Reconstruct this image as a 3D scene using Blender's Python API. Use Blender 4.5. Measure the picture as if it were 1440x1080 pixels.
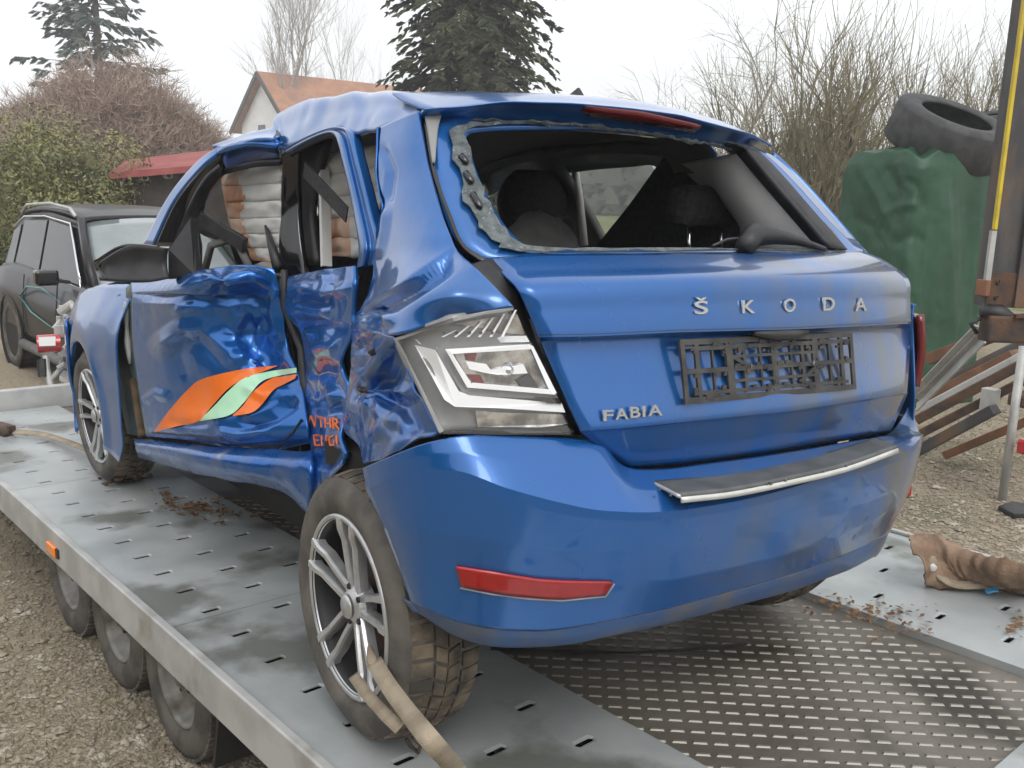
import bpy, bmesh, math, random
import numpy as np
from mathutils import Vector, Matrix, noise
for o in list(bpy.data.objects): bpy.data.objects.remove(o)
SC = bpy.context.scene
COL = SC.collection
rnd = random.Random(7)
# ------------------------------------------------------------------ camera
F = 1338.7                                     # focal length in pixels of a 1440 wide picture
CP = np.array([-1.664, -1.352, 1.131])         # camera in the car's own frame (x right, y forward, z up, metres)
_y, _p, _r = math.radians(34.843), math.radians(-9.133), math.radians(.127)
CF = np.array([math.sin(_y)*math.cos(_p), math.cos(_y)*math.cos(_p), math.sin(_p)])
_cr = np.array([math.cos(_y), -math.sin(_y), 0]); _cu = np.cross(_cr, CF)
CR = _cr*math.cos(_r)+_cu*math.sin(_r); CU = -_cr*math.sin(_r)+_cu*math.cos(_r)
T = Matrix.Rotation(-math.atan(.05), 4, 'X')   # the car stands 2.9 degrees nose-up on the trailer: car frame -> world
T3 = np.array(T.to_3x3())
cam = bpy.data.objects.new('camera', bpy.data.cameras.new('camera')); COL.objects.link(cam)
cam.data.sensor_width = 36; cam.data.lens = 36*F/1440; cam.data.clip_start = .02; cam.data.clip_end = 2000
m = Matrix.Identity(4)
for i in range(3):
    m[i][0], m[i][1], m[i][2], m[i][3] = CR[i], CU[i], -CF[i], CP[i]
cam.matrix_world = T @ m
SC.camera = cam
# ------------------------------------------------------------------ sky, sun, exposure (bright overcast)
SUN_AZ, SUN_EL = math.radians(200), math.radians(48)
w = bpy.data.worlds.new('World'); SC.world = w; w.use_nodes = True
nt = w.node_tree; nt.nodes.clear()
sky = nt.nodes.new('ShaderNodeTexSky'); sky.sky_type = 'NISHITA'; sky.sun_disc = False
sky.sun_elevation = SUN_EL; sky.sun_rotation = SUN_AZ; sky.dust_density = 6; sky.air_density = 1.5; sky.ozone_density = 1
hs = nt.nodes.new('ShaderNodeHueSaturation'); hs.inputs['Saturation'].default_value = .12
mixw = nt.nodes.new('ShaderNodeMix'); mixw.data_type = 'RGBA'; mixw.inputs[0].default_value = .6
mixw.inputs[7].default_value = (10.6, 10.8, 11.1, 1)             # an even layer of cloud
bgn = nt.nodes.new('ShaderNodeBackground'); bgn.inputs['Strength'].default_value = .15
wo = nt.nodes.new('ShaderNodeOutputWorld')
nt.links.new(sky.outputs[0], hs.inputs['Color']); nt.links.new(hs.outputs[0], mixw.inputs[6])
nt.links.new(mixw.outputs[2], bgn.inputs['Color']); nt.links.new(bgn.outputs[0], wo.inputs['Surface'])
sl = bpy.data.lights.new('sun', 'SUN'); sl.energy = .8; sl.angle = math.radians(25); sl.color = (1, .97, .92)
so = bpy.data.objects.new('sun', sl); COL.objects.link(so)
sd = Vector((math.sin(SUN_AZ)*math.cos(SUN_EL), math.cos(SUN_AZ)*math.cos(SUN_EL), math.sin(SUN_EL)))
so.rotation_euler = sd.to_track_quat('Z', 'Y').to_euler(); so.location = sd*30
SC.view_settings.view_transform = 'Standard'; SC.view_settings.look = 'None'
SC.view_settings.gamma = 1; SC.view_settings.exposure = 0.10; SC.view_settings.use_curve_mapping = False
SC.render.engine = 'CYCLES'; SC.render.resolution_x = 1024; SC.render.resolution_y = 768
SC.cycles.max_bounces = 8; SC.cycles.volume_bounces = 2; SC.cycles.transparent_max_bounces = 12
# ------------------------------------------------------------------ helpers
def V(*a): return np.array(a, float)
def ray(u, v): return CF + CR*(u-720)/F - CU*(v-540)/F
def PX(u, v, x): d = ray(u, v); return CP + d*(x-CP[0])/d[0]
def PY(u, v, y): d = ray(u, v); return CP + d*(y-CP[1])/d[1]
def PZ(u, v, z): d = ray(u, v); return CP + d*(z-CP[2])/d[2]
def PD(u, v, d): return CP + ray(u, v)*d
def prj(p):
    d = np.asarray(p, float)-CP; z = d@CF
    return 720+F*(d@CR)/z, 540-F*(d@CU)/z
def W(u, v, d): return T3 @ PD(u, v, d)        # world point seen at pixel u, v at depth d
GZ = -.769                                     # ground level in the world
def WG(u, v):                                  # the ground point seen at a pixel
    o = T3 @ CP; d = T3 @ ray(u, v); return o + d*(GZ-o[2])/d[2]
def interp(poly, u):
    xs = [p[0] for p in poly]; ys = [p[1] for p in poly]
    if u <= xs[0]: return ys[0]+(ys[1]-ys[0])/(xs[1]-xs[0])*(u-xs[0])
    if u >= xs[-1]: return ys[-1]+(ys[-1]-ys[-2])/(xs[-1]-xs[-2])*(u-xs[-1])
    return float(np.interp(u, xs, ys))
def zcol(x, y, poly, z0=.8):                   # height at which the upright through x, y meets an outline
    z = z0
    for _ in range(25):
        u, v = prj((x, y, z)); dv = interp(poly, u)-v
        u2, v2 = prj((x, y, z+.01)); z += .8*.01*dv/(v2-v)
    return z
def link(name, me, mat=None, parent=None):
    o = bpy.data.objects.new(name, me); COL.objects.link(o)
    if mat:
        for mm in (mat if isinstance(mat, (list, tuple)) else [mat]): me.materials.append(mm)
    if parent: o.parent = parent
    return o
def tag(o, label=None, cat=None, group=None, kind=None):
    if label: o['label'] = label
    if cat: o['category'] = cat
    if group: o['group'] = group
    if kind: o['kind'] = kind
    return o
def empty(name, mw=None):
    o = bpy.data.objects.new(name, None); COL.objects.link(o); o.empty_display_size = .2
    if mw is not None: o.matrix_world = mw
    return o
def mesh(name, vs, fs, mat=None, parent=None, smooth=False, solid=0, bevel=0, off=-1, sub=0, mi=None, sharp=None):
    me = bpy.data.meshes.new(name); me.from_pydata([tuple(map(float, v)) for v in vs], [], fs); me.update()
    if smooth: me.polygons.foreach_set('use_smooth', [True]*len(me.polygons))
    o = link(name, me, mat, parent)
    if mi is not None: me.polygons.foreach_set('material_index', mi)
    if sub:
        md = o.modifiers.new('sub', 'SUBSURF'); md.levels = sub; md.render_levels = sub
    if solid:
        md = o.modifiers.new('solid', 'SOLIDIFY'); md.thickness = solid; md.offset = off
        if isinstance(mat, (list, tuple)) and len(mat) > 1: md.material_offset = 1; md.material_offset_rim = 0
    if bevel:
        md = o.modifiers.new('bevel', 'BEVEL'); md.width = bevel; md.segments = 2; md.limit_method = 'ANGLE'
        if smooth: pass
    if sharp:
        try: me.set_sharp_from_angle(angle=math.radians(sharp))
        except Exception: pass
    return o
def cr1(P, n):                                  # Catmull-Rom along axis 0
    P = np.asarray(P, float); k = len(P)
    if k == 2:
        t = np.linspace(0, 1, n)[(slice(None),)+(None,)*(P.ndim-1)]; return P[0]*(1-t)+P[1]*t
    ext = np.concatenate([[2*P[0]-P[1]], P, [2*P[-1]-P[-2]]])
    out = []
    for s in np.linspace(0, k-1, n):
        i = min(int(s), k-2); t = s-i; a, b, c, d = ext[i:i+4]
        out.append(.5*((2*b)+(c-a)*t+(2*a-5*b+4*c-d)*t*t+(3*b-a-3*c+d)*t**3))
    return np.array(out)
def gridm(ctrl, nu, nv):                        # rows x cols x 3 control points -> nu x nv x 3
    A = cr1(ctrl, nu); return np.swapaxes(cr1(np.swapaxes(A, 0, 1), nv), 0, 1)
def normals(G):
    du = np.gradient(G, axis=0); dv = np.gradient(G, axis=1); n = np.cross(du, dv)
    return n/(np.linalg.norm(n, axis=2, keepdims=True)+1e-9)
def ridged(p, f, seed):
    q = Vector((p[0]*f+seed*3.1, p[1]*f-seed*1.7, p[2]*f+seed)); return 1-2*abs(noise.noise(q))
def crumple(G, amp, f, seed=0, mask=None, octs=3):
    N = normals(G); nu, nv = G.shape[:2]; H = np.zeros((nu, nv))
    for i in range(nu):
        for j in range(nv):
            h = 0; a = 1
            for k in range(octs): h += a*ridged(G[i, j], f*2**k, seed+k); a *= .42
            mk = 1 if mask is None else mask(i/(nu-1), j/(nv-1))
            H[i, j] = h*amp*mk
    return G+N*H[..., None]
def dents(G, lst):                              # (s, t, radius_s, radius_t, depth)
    N = normals(G); nu, nv = G.shape[:2]
    S, Tt = np.meshgrid(np.linspace(0, 1, nu), np.linspace(0, 1, nv), indexing='ij'); H = np.zeros((nu, nv))
    for s, t, rs, rt, d in lst: H += d*np.exp(-((S-s)/rs)**2-((Tt-t)/rt)**2)
    return G+N*H[..., None]
OUTC = None
def tent(G, pts, wpx, h, asym=0):               # a sharp fold along a pixel polyline; asym=1 keeps only the lower side
    Pp = np.array([[prj(p) for p in r] for r in G]); best = np.full(G.shape[:2], 1e9); sgn = np.zeros(G.shape[:2]); fade = np.ones(G.shape[:2]); pts = [np.array(p, float) for p in pts]; L = sum(np.linalg.norm(b-a) for a, b in zip(pts, pts[1:])); acc = 0
    for a, b in zip(pts, pts[1:]):
        d = b-a; l = np.linalg.norm(d); d = d/l; q = Pp-a; s = np.clip(q@d, 0, l); near = a+s[..., None]*d; dist = np.linalg.norm(Pp-near, axis=2); m_ = dist < best
        n_ = np.array([-d[1], d[0]]); n_ = n_ if n_[1] > 0 else -n_
        best = np.where(m_, dist, best); sgn = np.where(m_, np.sign(q@n_), sgn); t = (acc+s)/L; fade = np.where(m_, np.clip(t/.18, 0, 1)*np.clip((1-t)/.18, 0, 1), fade); acc += l
    p = np.clip(1-best/wpx, 0, 1)
    if asym: p = np.where(sgn > 0, p, np.clip(1-best/(wpx*.18), 0, 1))
    return G+normals(G)*(h*p*np.maximum(fade, .05))[..., None]
def gridmesh(name, G, mat, parent=None, solid=.004, off=-1, flip=False, closed=False, smooth=True, sharp=None):
    nu, nv = G.shape[:2]; fs = []
    if OUTC is not None and parent is not None and not closed:      # wind the faces so that they look outwards
        a = G.reshape(-1, 3).mean(0); flip = ((-normals(G)).mean((0, 1)) @ (a-OUTC)) < 0
    for i in range(nu-1):
        for j in range(nv-1 if not closed else nv):
            j2 = (j+1) % nv
            f = (i*nv+j, i*nv+j2, (i+1)*nv+j2, (i+1)*nv+j); fs.append(f[::-1] if flip else f)
    return mesh(name, G.reshape(-1, 3), fs, mat, parent, smooth, solid, off=off, sharp=sharp)
def side(rows): return np.array([[PX(*p) for p in r] for r in rows])   # (u, v, x) -> point
class MB:                                       # collects simple solids into one mesh
    def __init__(s): s.v = []; s.f = []; s.m = []
    def add(s, vs, fs, mi=0):
        b = len(s.v); s.v += [tuple(map(float, v)) for v in vs]; s.f += [tuple(i+b for i in f) for f in fs]; s.m += [mi]*len(fs); return s
    def box(s, c, h, M=None, mi=0):
        vs = [(sx*h[0], sy*h[1], sz*h[2]) for sx in (-1, 1) for sy in (-1, 1) for sz in (-1, 1)]
        if M is not None: vs = [tuple(M @ Vector(v)) for v in vs]
        vs = [(v[0]+c[0], v[1]+c[1], v[2]+c[2]) for v in vs]
        return s.add(vs, [(0, 1, 3, 2), (4, 6, 7, 5), (0, 4, 5, 1), (2, 3, 7, 6), (0, 2, 6, 4), (1, 5, 7, 3)], mi)
    def bar(s, a, b, w, h, up=(0, 0, 1), mi=0):   # box from a to b
        a = Vector(a); b = Vector(b); d = (b-a); L = d.length; d.normalize(); x = d.cross(Vector(up))
        if x.length < 1e-4: x = d.cross(Vector((1, 0, 0)))
        x.normalize(); z = x.cross(d); c = (a+b)/2
        M = Matrix((x, d, z)).transposed(); return s.box(c, (w/2, L/2, h/2), M, mi)
    def tube(s, pts, r, n=6, mi=0, cap=True):
        pts = [Vector(p) for p in pts]; rs = r if isinstance(r, (list, tuple)) else [r]*len(pts)
        vs = []; fs = []; px = None
        for i, p in enumerate(pts):
            d = (pts[min(i+1, len(pts)-1)]-pts[max(i-1, 0)]).normalized()
            if px is None: px = d.orthogonal().normalized()
            px = (px-d*px.dot(d)); px = px.normalized() if px.length > 1e-5 else d.orthogonal().normalized()
            py = d.cross(px)
            for k in range(n):
                a = 2*math.pi*k/n; vs.append(p+(px*math.cos(a)+py*math.sin(a))*rs[i])
        for i in range(len(pts)-1):
            for k in range(n): fs.append((i*n+k, i*n+(k+1) % n, (i+1)*n+(k+1) % n, (i+1)*n+k))
        if cap: fs.append(tuple(range(n))[::-1]); fs.append(tuple((len(pts)-1)*n+k for k in range(n)))
        return s.add(vs, fs, mi)
    def sweep(s, pts, wd, th, up, mi=0):           # one continuous flat bar along a path
        pts = [Vector(p) for p in pts]; up = Vector(up); n = len(pts); vs = []; fs = []; ws = wd if isinstance(wd, (list, tuple)) else [wd]*n
        for i, p in enumerate(pts):
            d = (pts[min(i+1, n-1)]-pts[max(i-1, 0)]).normalized(); x = d.cross(up).normalized(); w_ = ws[i]/2
            vs += [p+x*w_, p+x*w_*.7-up*th*.35, p-x*w_*.7-up*th*.35, p-x*w_, p-x*w_+up*th, p+x*w_+up*th]
        for i in range(n-1):
            for k in range(6): fs.append((i*6+k, i*6+(k+1) % 6, i*6+6+(k+1) % 6, i*6+6+k))
        fs += [tuple(range(6))[::-1], tuple((n-1)*6+k for k in range(6))]
        return s.add(vs, fs, mi)
    def lathe(s, prof, n=32, axis='x', c=(0, 0, 0), mi=0, closed=False):   # prof: (along, radius)
        vs = []; fs = []; k = len(prof)
        for a, r in prof:
            for i in range(n):
                t = 2*math.pi*i/n; q = (a, r*math.cos(t), r*math.sin(t))
                if axis == 'z': q = (r*math.cos(t), r*math.sin(t), a)
                if axis == 'y': q = (r*math.cos(t), a, r*math.sin(t))
                vs.append((q[0]+c[0], q[1]+c[1], q[2]+c[2]))
        for j in range(k-1 if not closed else k):
            j2 = (j+1) % k
            for i in range(n): fs.append((j*n+i, j*n+(i+1) % n, j2*n+(i+1) % n, j2*n+i))
        return s.add(vs, fs, mi)
    def prism(s, poly, ext, mi=0):               # 3D polygon pushed along a vector
        n = len(poly); e = np.asarray(ext, float); vs = [np.asarray(p, float) for p in poly]+[np.asarray(p, float)+e for p in poly]
        fs = [tuple(range(n))[::-1], tuple(range(n, 2*n))]+[(i, (i+1) % n, n+(i+1) % n, n+i) for i in range(n)]
        return s.add(vs, fs, mi)
    def build(s, name, mat=None, parent=None, smooth=False, bevel=0, sharp=None, solid=0):
        o = mesh(name, s.v, s.f, mat, parent, smooth, solid, bevel, mi=s.m if any(s.m) else None, sharp=sharp)
        return o
def copy_tree(o, parent=None):
    c = o.copy(); COL.objects.link(c)
    if parent: c.parent = parent; c.matrix_parent_inverse = o.matrix_parent_inverse
    for ch in list(o.children): copy_tree(ch, c)
    return c
# ------------------------------------------------------------------ materials
def pmat(name, c1, c2=None, scale=8, rough=.6, metal=0, bump=0, bscale=None, coat=0, spec=.5, lo=.4, hi=.6, detail=6, rough2=None, trans=0, stretch=None, c3=None, lo3=.55, hi3=.7, scale3=3, emis=None, grad=None):
    mt = bpy.data.materials.new(name); mt.use_nodes = True; n = mt.node_tree; b = n.nodes['Principled BSDF']
    b.inputs['Base Color'].default_value = (*c1, 1); b.inputs['Roughness'].default_value = rough
    b.inputs['Metallic'].default_value = metal; b.inputs['Specular IOR Level'].default_value = spec
    b.inputs['Coat Weight'].default_value = coat; b.inputs['Coat Roughness'].default_value = .04
    b.inputs['Transmission Weight'].default_value = trans
    tc = n.nodes.new('ShaderNodeTexCoord'); src = tc.outputs['Object']
    if stretch:
        mp = n.nodes.new('ShaderNodeMapping'); mp.inputs['Scale'].default_value = stretch
        n.links.new(src, mp.inputs['Vector']); src = mp.outputs[0]
    def nz(sc, d=detail):
        t = n.nodes.new('ShaderNodeTexNoise'); t.inputs['Scale'].default_value = sc; t.inputs['Detail'].default_value = d
        n.links.new(src, t.inputs['Vector']); return t
    def ramp(sock, a, bb):
        r = n.nodes.new('ShaderNodeMapRange'); r.inputs['From Min'].default_value = a; r.inputs['From Max'].default_value = bb
        n.links.new(sock, r.inputs['Value']); return r.outputs[0]
    col = None
    if c2:
        t = nz(scale); fac = ramp(t.outputs[0], lo, hi)
        mx = n.nodes.new('ShaderNodeMix'); mx.data_type = 'RGBA'; mx.inputs[6].default_value = (*c1, 1); mx.inputs[7].default_value = (*c2, 1)
        n.links.new(fac, mx.inputs[0]); col = mx.outputs[2]
        if rough2 is not None:
            rr = n.nodes.new('ShaderNodeMapRange'); rr.inputs['To Min'].default_value = rough; rr.inputs['To Max'].default_value = rough2
            n.links.new(fac, rr.inputs['Value']); n.links.new(rr.outputs[0], b.inputs['Roughness'])
    if c3:
        t3 = nz(scale3); f3 = ramp(t3.outputs[0], lo3, hi3)
        if grad:                                 # dirt that lies thicker towards one end of the thing
            sx_ = n.nodes.new('ShaderNodeSeparateXYZ'); n.links.new(tc.outputs['Object'], sx_.inputs[0]); gx = ramp(sx_.outputs[grad[0]], grad[1], grad[2])
            mm = n.nodes.new('ShaderNodeMath'); mm.operation = 'MULTIPLY'; n.links.new(f3, mm.inputs[0]); n.links.new(gx, mm.inputs[1]); f3 = mm.outputs[0]
        mx3 = n.nodes.new('ShaderNodeMix'); mx3.data_type = 'RGBA'; mx3.inputs[7].default_value = (*c3, 1)
        if col: n.links.new(col, mx3.inputs[6])
        else: mx3.inputs[6].default_value = (*c1, 1)
        n.links.new(f3, mx3.inputs[0]); col = mx3.outputs[2]
    if col: n.links.new(col, b.inputs['Base Color'])
    if bump:
        tb = nz(bscale or scale*3); bp = n.nodes.new('ShaderNodeBump'); bp.inputs['Strength'].default_value = bump; bp.inputs['Distance'].default_value = .01
        n.links.new(tb.outputs[0], bp.inputs['Height']); n.links.new(bp.outputs[0], b.inputs['Normal'])
    if emis: b.inputs['Emission Color'].default_value = (*emis, 1); b.inputs['Emission Strength'].default_value = 1
    return mt
M = {}
M['paint'] = pmat('blue_paint', (.007, .104, .355), (.009, .113, .37), 30, .28, .4, coat=.9, c3=(.045, .115, .27), lo3=.5, hi3=1.0, scale3=4, bump=.02, bscale=900)
M['paint_dusty'] = pmat('dusty_blue_paint', (.007, .098, .34), (.014, .105, .31), 2.4, .27, .38, coat=.75, lo=.42, hi=.72, rough2=.36, c3=(.085, .11, .155), lo3=.38, hi3=.64, scale3=7, stretch=(1, 1, .45), grad=(0, -.45, .25))
M['paint_scuffed'] = pmat('scuffed_blue_paint', (.007, .105, .37), (.011, .12, .41), 9, .24, .55, coat=.45, c3=(.09, .14, .25), lo3=.66, hi3=.9, scale3=6)
M['paint_sill'] = pmat('scraped_blue_paint', (.009, .105, .37), (.10, .16, .31), 7, .26, .6, coat=.45, lo=.46, hi=.74, rough2=.45, c3=(.28, .27, .31), lo3=.64, hi3=.72, scale3=14)
M['lip'] = pmat('dirty_bumper_lip', (.022, .070, .19), (.085, .092, .105), 6, .5, coat=.3)
M['black'] = pmat('black_plastic', (.012, .012, .014), (.025, .025, .026), 12, .5)
M['black_gloss'] = pmat('black_gloss', (.006, .006, .008), rough=.12, coat=.5)
M['cloth'] = pmat('black_cloth', (.022, .022, .023), (.036, .036, .038), 60, .9, bump=.3)
M['trim'] = pmat('grey_trim', (.60, .60, .575), (.65, .65, .62), 10, .7)
M['capgrey'] = pmat('grey_end_cap', (.24, .24, .235), rough=.6)
M['trim_dark'] = pmat('dark_headliner', (.13, .127, .12), (.15, .147, .14), 10, .85)
M['seal'] = pmat('rubber_seal', (.010, .010, .013), (.02, .02, .024), 20, .55)
M['crumb'] = pmat('broken_glass_edge', (.085, .10, .105), (.16, .185, .185), 40, .3, bump=.7, bscale=260, c3=(.38, .42, .42), lo3=.62, hi3=.72, scale3=130)
M['chrome'] = pmat('chrome', (.75, .75, .77), rough=.12, metal=1)
M['silver'] = pmat('silver_wheel', (.55, .56, .57), (.45, .45, .45), 20, .34, .6, coat=.2)
M['rimblack'] = pmat('black_rim_paint', (.010, .010, .011), rough=.55)
M['tyre'] = pmat('tyre_rubber', (.070, .064, .057), (.125, .112, .096), 9, .85, bump=.25, bscale=60)
M['tread'] = pmat('muddy_tread', (.05, .043, .034), (.16, .125, .085), 14, .9, bump=.6, bscale=50)
M['mud'] = pmat('mud', (.10, .065, .035), (.05, .03, .015), 20, .9)
M['red'] = pmat('red_reflector', (.33, .006, .006), (.28, .005, .005), 60, .22, coat=.6)
M['red_dark'] = pmat('brake_lamp', (.14, .012, .012), rough=.2, coat=.6)
M['lampgrey'] = pmat('lamp_grey', (.20, .205, .20), (.24, .24, .24), 14, .4, coat=.5)
M['lampwhite'] = pmat('lamp_white', (.90, .91, .92), rough=.25, coat=.6)
M['lampchrome'] = pmat('lamp_reflector', (.8, .8, .8), (.25, .25, .25), 25, .15, .95)
M['orange'] = pmat('orange_film', (.86, .17, .008), (.8, .15, .008), 12, .4, coat=.3)
M['mint'] = pmat('mint_film', (.46, .78, .52), (.42, .72, .5), 12, .4, coat=.3)
M['letter'] = pmat('letter_chrome', (.66, .68, .7), rough=.22, metal=.8)
M['plate'] = pmat('plate_holder', (.035, .035, .035), (.07, .068, .062), 18, .6)
M['metaltrim'] = pmat('brushed_trim', (.55, .55, .52), (.62, .62, .59), 20, .45, .4)
M['traygrey'] = pmat('tray_grey', (.075, .08, .08), (.11, .115, .115), 15, .5)
M['bag'] = pmat('airbag_cloth', (.90, .90, .88), (.84, .83, .80), 9, .85, bump=.2)
M['bagstain'] = pmat('stained_airbag_cloth', (.74, .42, .25), (.86, .78, .68), 5, .85, lo=.35, hi=.6)
M['pillarprimer'] = pmat('door_pillar', (.06, .10, .115), (.16, .17, .14), 7, .5, lo=.45, hi=.7)
M['galv'] = pmat('galvanised_deck', (.33, .355, .355), (.44, .46, .455), 3.5, .38, .3, bump=.08, bscale=60, rough2=.5, c3=(.175, .185, .165), lo3=.52, hi3=.60, scale3=2.1, lo=.35, hi=.65)
M['galvrail'] = pmat('galvanised_rail', (.38, .38, .37), (.48, .48, .46), 6, .55, .3, c3=(.25, .22, .18), lo3=.58, hi3=.75, scale3=5)
M['treadplate'] = pmat('brown_tread_plate', (.11, .097, .078), (.18, .163, .136), 3.0, .42, .15, bump=.2, bscale=60, lo=.35, hi=.65, c3=(.032, .025, .018), lo3=.52, hi3=.66, scale3=2.0, rough2=.6)
M['lug'] = pmat('tread_lug', (.17, .155, .13), (.25, .23, .20), 5, .38, .3)
M['oldrim'] = pmat('dirty_trailer_rim', (.20, .19, .175), (.29, .28, .26), 12, .6, .3, c3=(.10, .08, .06), lo3=.5, hi3=.7, scale3=9)
M['dark'] = pmat('dark_underside', (.015, .014, .013), rough=.9)
M['web'] = pmat('strap_webbing', (.26, .21, .15), (.35, .29, .21), 14, .9, bump=.4, bscale=300)
M['rust'] = pmat('rusty_steel', (.115, .062, .036), (.05, .038, .033), 9, .75, .2, bump=.4, bscale=40)
M['amber'] = pmat('amber_marker', (.85, .22, .01), rough=.25, coat=.6)
def glassmat(name, col, alpha):
    mt = bpy.data.materials.new(name); mt.use_nodes = True; n = mt.node_tree; b = n.nodes['Principled BSDF']
    b.inputs['Base Color'].default_value = (*col, 1); b.inputs['Roughness'].default_value = .03; b.inputs['Alpha'].default_value = alpha
    b.inputs['Specular IOR Level'].default_value = .6; return mt
def add_translucent(mt, f):
    n = mt.node_tree; b = n.nodes['Principled BSDF']; o = n.nodes['Material Output']; t = n.nodes.new('ShaderNodeBsdfTranslucent'); mx = n.nodes.new('ShaderNodeMixShader'); mx.inputs[0].default_value = f
    t.inputs['Color'].default_value = b.inputs['Base Color'].default_value
    if b.inputs['Base Color'].links: n.links.new(b.inputs['Base Color'].links[0].from_socket, t.inputs['Color'])
    n.links.new(b.outputs[0], mx.inputs[1]); n.links.new(t.outputs[0], mx.inputs[2]); n.links.new(mx.outputs[0], o.inputs['Surface'])
add_translucent(M['bag'], .55); add_translucent(M['bagstain'], .5)
M['glass'] = glassmat('car_glass', (.25, .32, .3), .22)
M['glass_tint'] = glassmat('tinted_glass', (.02, .025, .025), .8)
M['lens'] = glassmat('lamp_lens', (.8, .8, .8), .05)
# ================================================================== the wrecked car
CAR = empty('wrecked_car', T)
OUTC = V(.05, 1.7, .75)
tag(CAR, 'wrecked blue hatchback with crushed left side and no rear window, on the trailer', 'car')
def plan_y(x, k=1.0):                          # how the tail curves forward towards its corners
    a = abs(x); return k*(.10*(a/.7)**2 if a < .7 else .10+ .29*(a-.7)+1.9*(a-.7)**2)
# ---- tailgate
tl = [  # outline rows: (pixel polyline, depth at the middle)
 ([(690, 362), (760, 358), (900, 357), (1045, 356), (1150, 355), (1213, 353)], .170),
 ([(702, 382), (760, 378), (900, 376), (1060, 372), (1180, 368), (1240, 366)], .105),
 ([(716, 406), (733, 403), (897, 397), (960, 393), (1130, 391), (1277, 392)], .040),
 ([(740, 440), (860, 436), (960, 432), (1130, 427), (1280, 424)], .028),
 ([(757, 471), (830, 470), (960, 464), (1120, 460), (1281, 452)], .022),
 ([(758, 474), (830, 473), (960, 467), (1120, 463), (1281, 455)], .026),
 ([(759, 478), (830, 477), (960, 471), (1120, 467), (1281, 459)], .055),
 ([(764, 488), (830, 486), (960, 480), (1120, 475), (1281, 466)], .060),
 ([(790, 540), (850, 538), (960, 530), (1120, 520), (1280, 505)], .045),
 ([(814, 600), (870, 597), (960, 588), (1120, 572), (1276, 548)], .026),
 ([(820, 612), (870, 609), (960, 600), (1120, 584), (1274, 559)], .036),
 ([(878, 660), (960, 654), (1087, 637), (1234, 612), (1256, 608)], .075)]
ends = [(692, 1212), (705, 1243), (727, 1277), (744, 1280), (757, 1281), (758, 1281), (760, 1281), (764, 1281), (787, 1279), (814, 1276), (822, 1274), (884, 1252)]
def on_rear(u, v, y0, k=1.0):
    x = 0.
    for _ in range(30): p = PY(u, v, y0+plan_y(x, k)); x = .5*x+.5*p[0]
    return PY(u, v, y0+plan_y(x, k))
rows = []
for (poly, y0), (ul, ur) in zip(tl, ends):
    A = on_rear(ul, interp(poly, ul), y0); B = on_rear(ur, interp(poly, ur), y0); r = []
    for x in np.linspace(A[0], B[0], 13):
        y = y0+plan_y(x); r.append(V(x, y, zcol(x, y, poly, 1.)))
    rows.append(r)
TG = np.array(rows)
def lin_rows(ctrl, per, nv):                    # straight between rows, smooth along them
    A = np.swapaxes(cr1(np.swapaxes(ctrl, 0, 1), nv), 0, 1); out = []
    for i in range(len(A)-1):
        for t in np.linspace(0, 1, per, endpoint=False): out.append(A[i]*(1-t)+A[i+1]*t)
    out.append(A[-1]); return np.array(out)
tailgate = gridmesh('tailgate', gridm(TG, 90, 40), [M['paint_dusty'], M['black']], CAR, .005)
# ---- window surround of the tailgate
def rearw(z): return .185+(z-1.075)*.93
def on_win(u, v, dy=0):
    z = 1.2
    for _ in range(30):
        x = PY(u, v, rearw(z))[0]; p = PY(u, v, rearw(z)+dy+.09*(x/.6)**2); z = .5*z+.5*p[2]
    return p
outer = [(690, 364), (660, 353), (640, 335), (622, 290), (608, 235), (600, 190), (612, 172), (650, 160), (760, 158), (860, 162), (1000, 185), (1072, 212), (1095, 225), (1130, 258), (1180, 315), (1214, 353), (1150, 356), (1000, 358), (860, 360), (760, 361)]
inner = [(742, 345), (722, 331), (704, 308), (686, 277), (670, 240), (660, 205), (658, 190), (690, 184), (770, 182), (860, 184), (970, 196), (1030, 206), (1048, 216), (1075, 247), (1112, 290), (1164, 350), (1130, 352), (1000, 350), (860, 350), (790, 350)]
Go = np.array([on_win(*p) for p in outer]); Gi = np.array([on_win(*p, dy=.012) for p in inner])
ring = np.array([Go, Go*.66+Gi*.34+V(0, -.004, 0), Go*.33+Gi*.67, Gi, Gi+V(0, .05, 0)])
def closed_ring(name, R, mat, solid=.006, per=4):
    k = R.shape[1]; ext = np.concatenate([R[:, -2:], R, R[:, :3]], 1)
    E_ = np.swapaxes(cr1(np.swapaxes(ext, 0, 1), (k+4)*per+1), 0, 1)[:, 2*per:2*per+k*per]
    return gridmesh(name, E_, mat, CAR, solid, closed=True, flip=True), E_
wf, WR = closed_ring('tailgate_window_frame', ring, M['paint'])
# crumbs of the shattered pane still bonded round the opening
def jag(i, k): return noise.noise(Vector((i*.9, k*7.3, 2.1)))
k = WR.shape[1]; gl = []
for j in range(k):
    a, b = WR[1, j], WR[3, j]; lo_ = .20+.32*jag(j, 1); hi_ = .84+.16*jag(j, 2)
    ci = j/4 % 20; wf_ = np.interp(ci, [0, 5.5, 7, 12, 13, 15, 16, 19, 20], [1, 1, .45, .45, .3, .3, .9, 1, 1]); mid_ = (lo_+hi_)/2; lo_ = mid_-(mid_-lo_)*wf_; hi_ = mid_+(hi_-mid_)*wf_
    gl.append([a+(b-a)*lo_, a+(b-a)*(lo_+hi_)/2, a+(b-a)*hi_])
gl = np.swapaxes(np.array(gl), 0, 1)+V(0, -.010, .003)
gl += np.array([[[0, .004*jag(i*13+j, 5), .004*jag(i*7+j, 9)] for j in range(k)] for i in range(3)])
keep = [j for j in range(k)]
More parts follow.
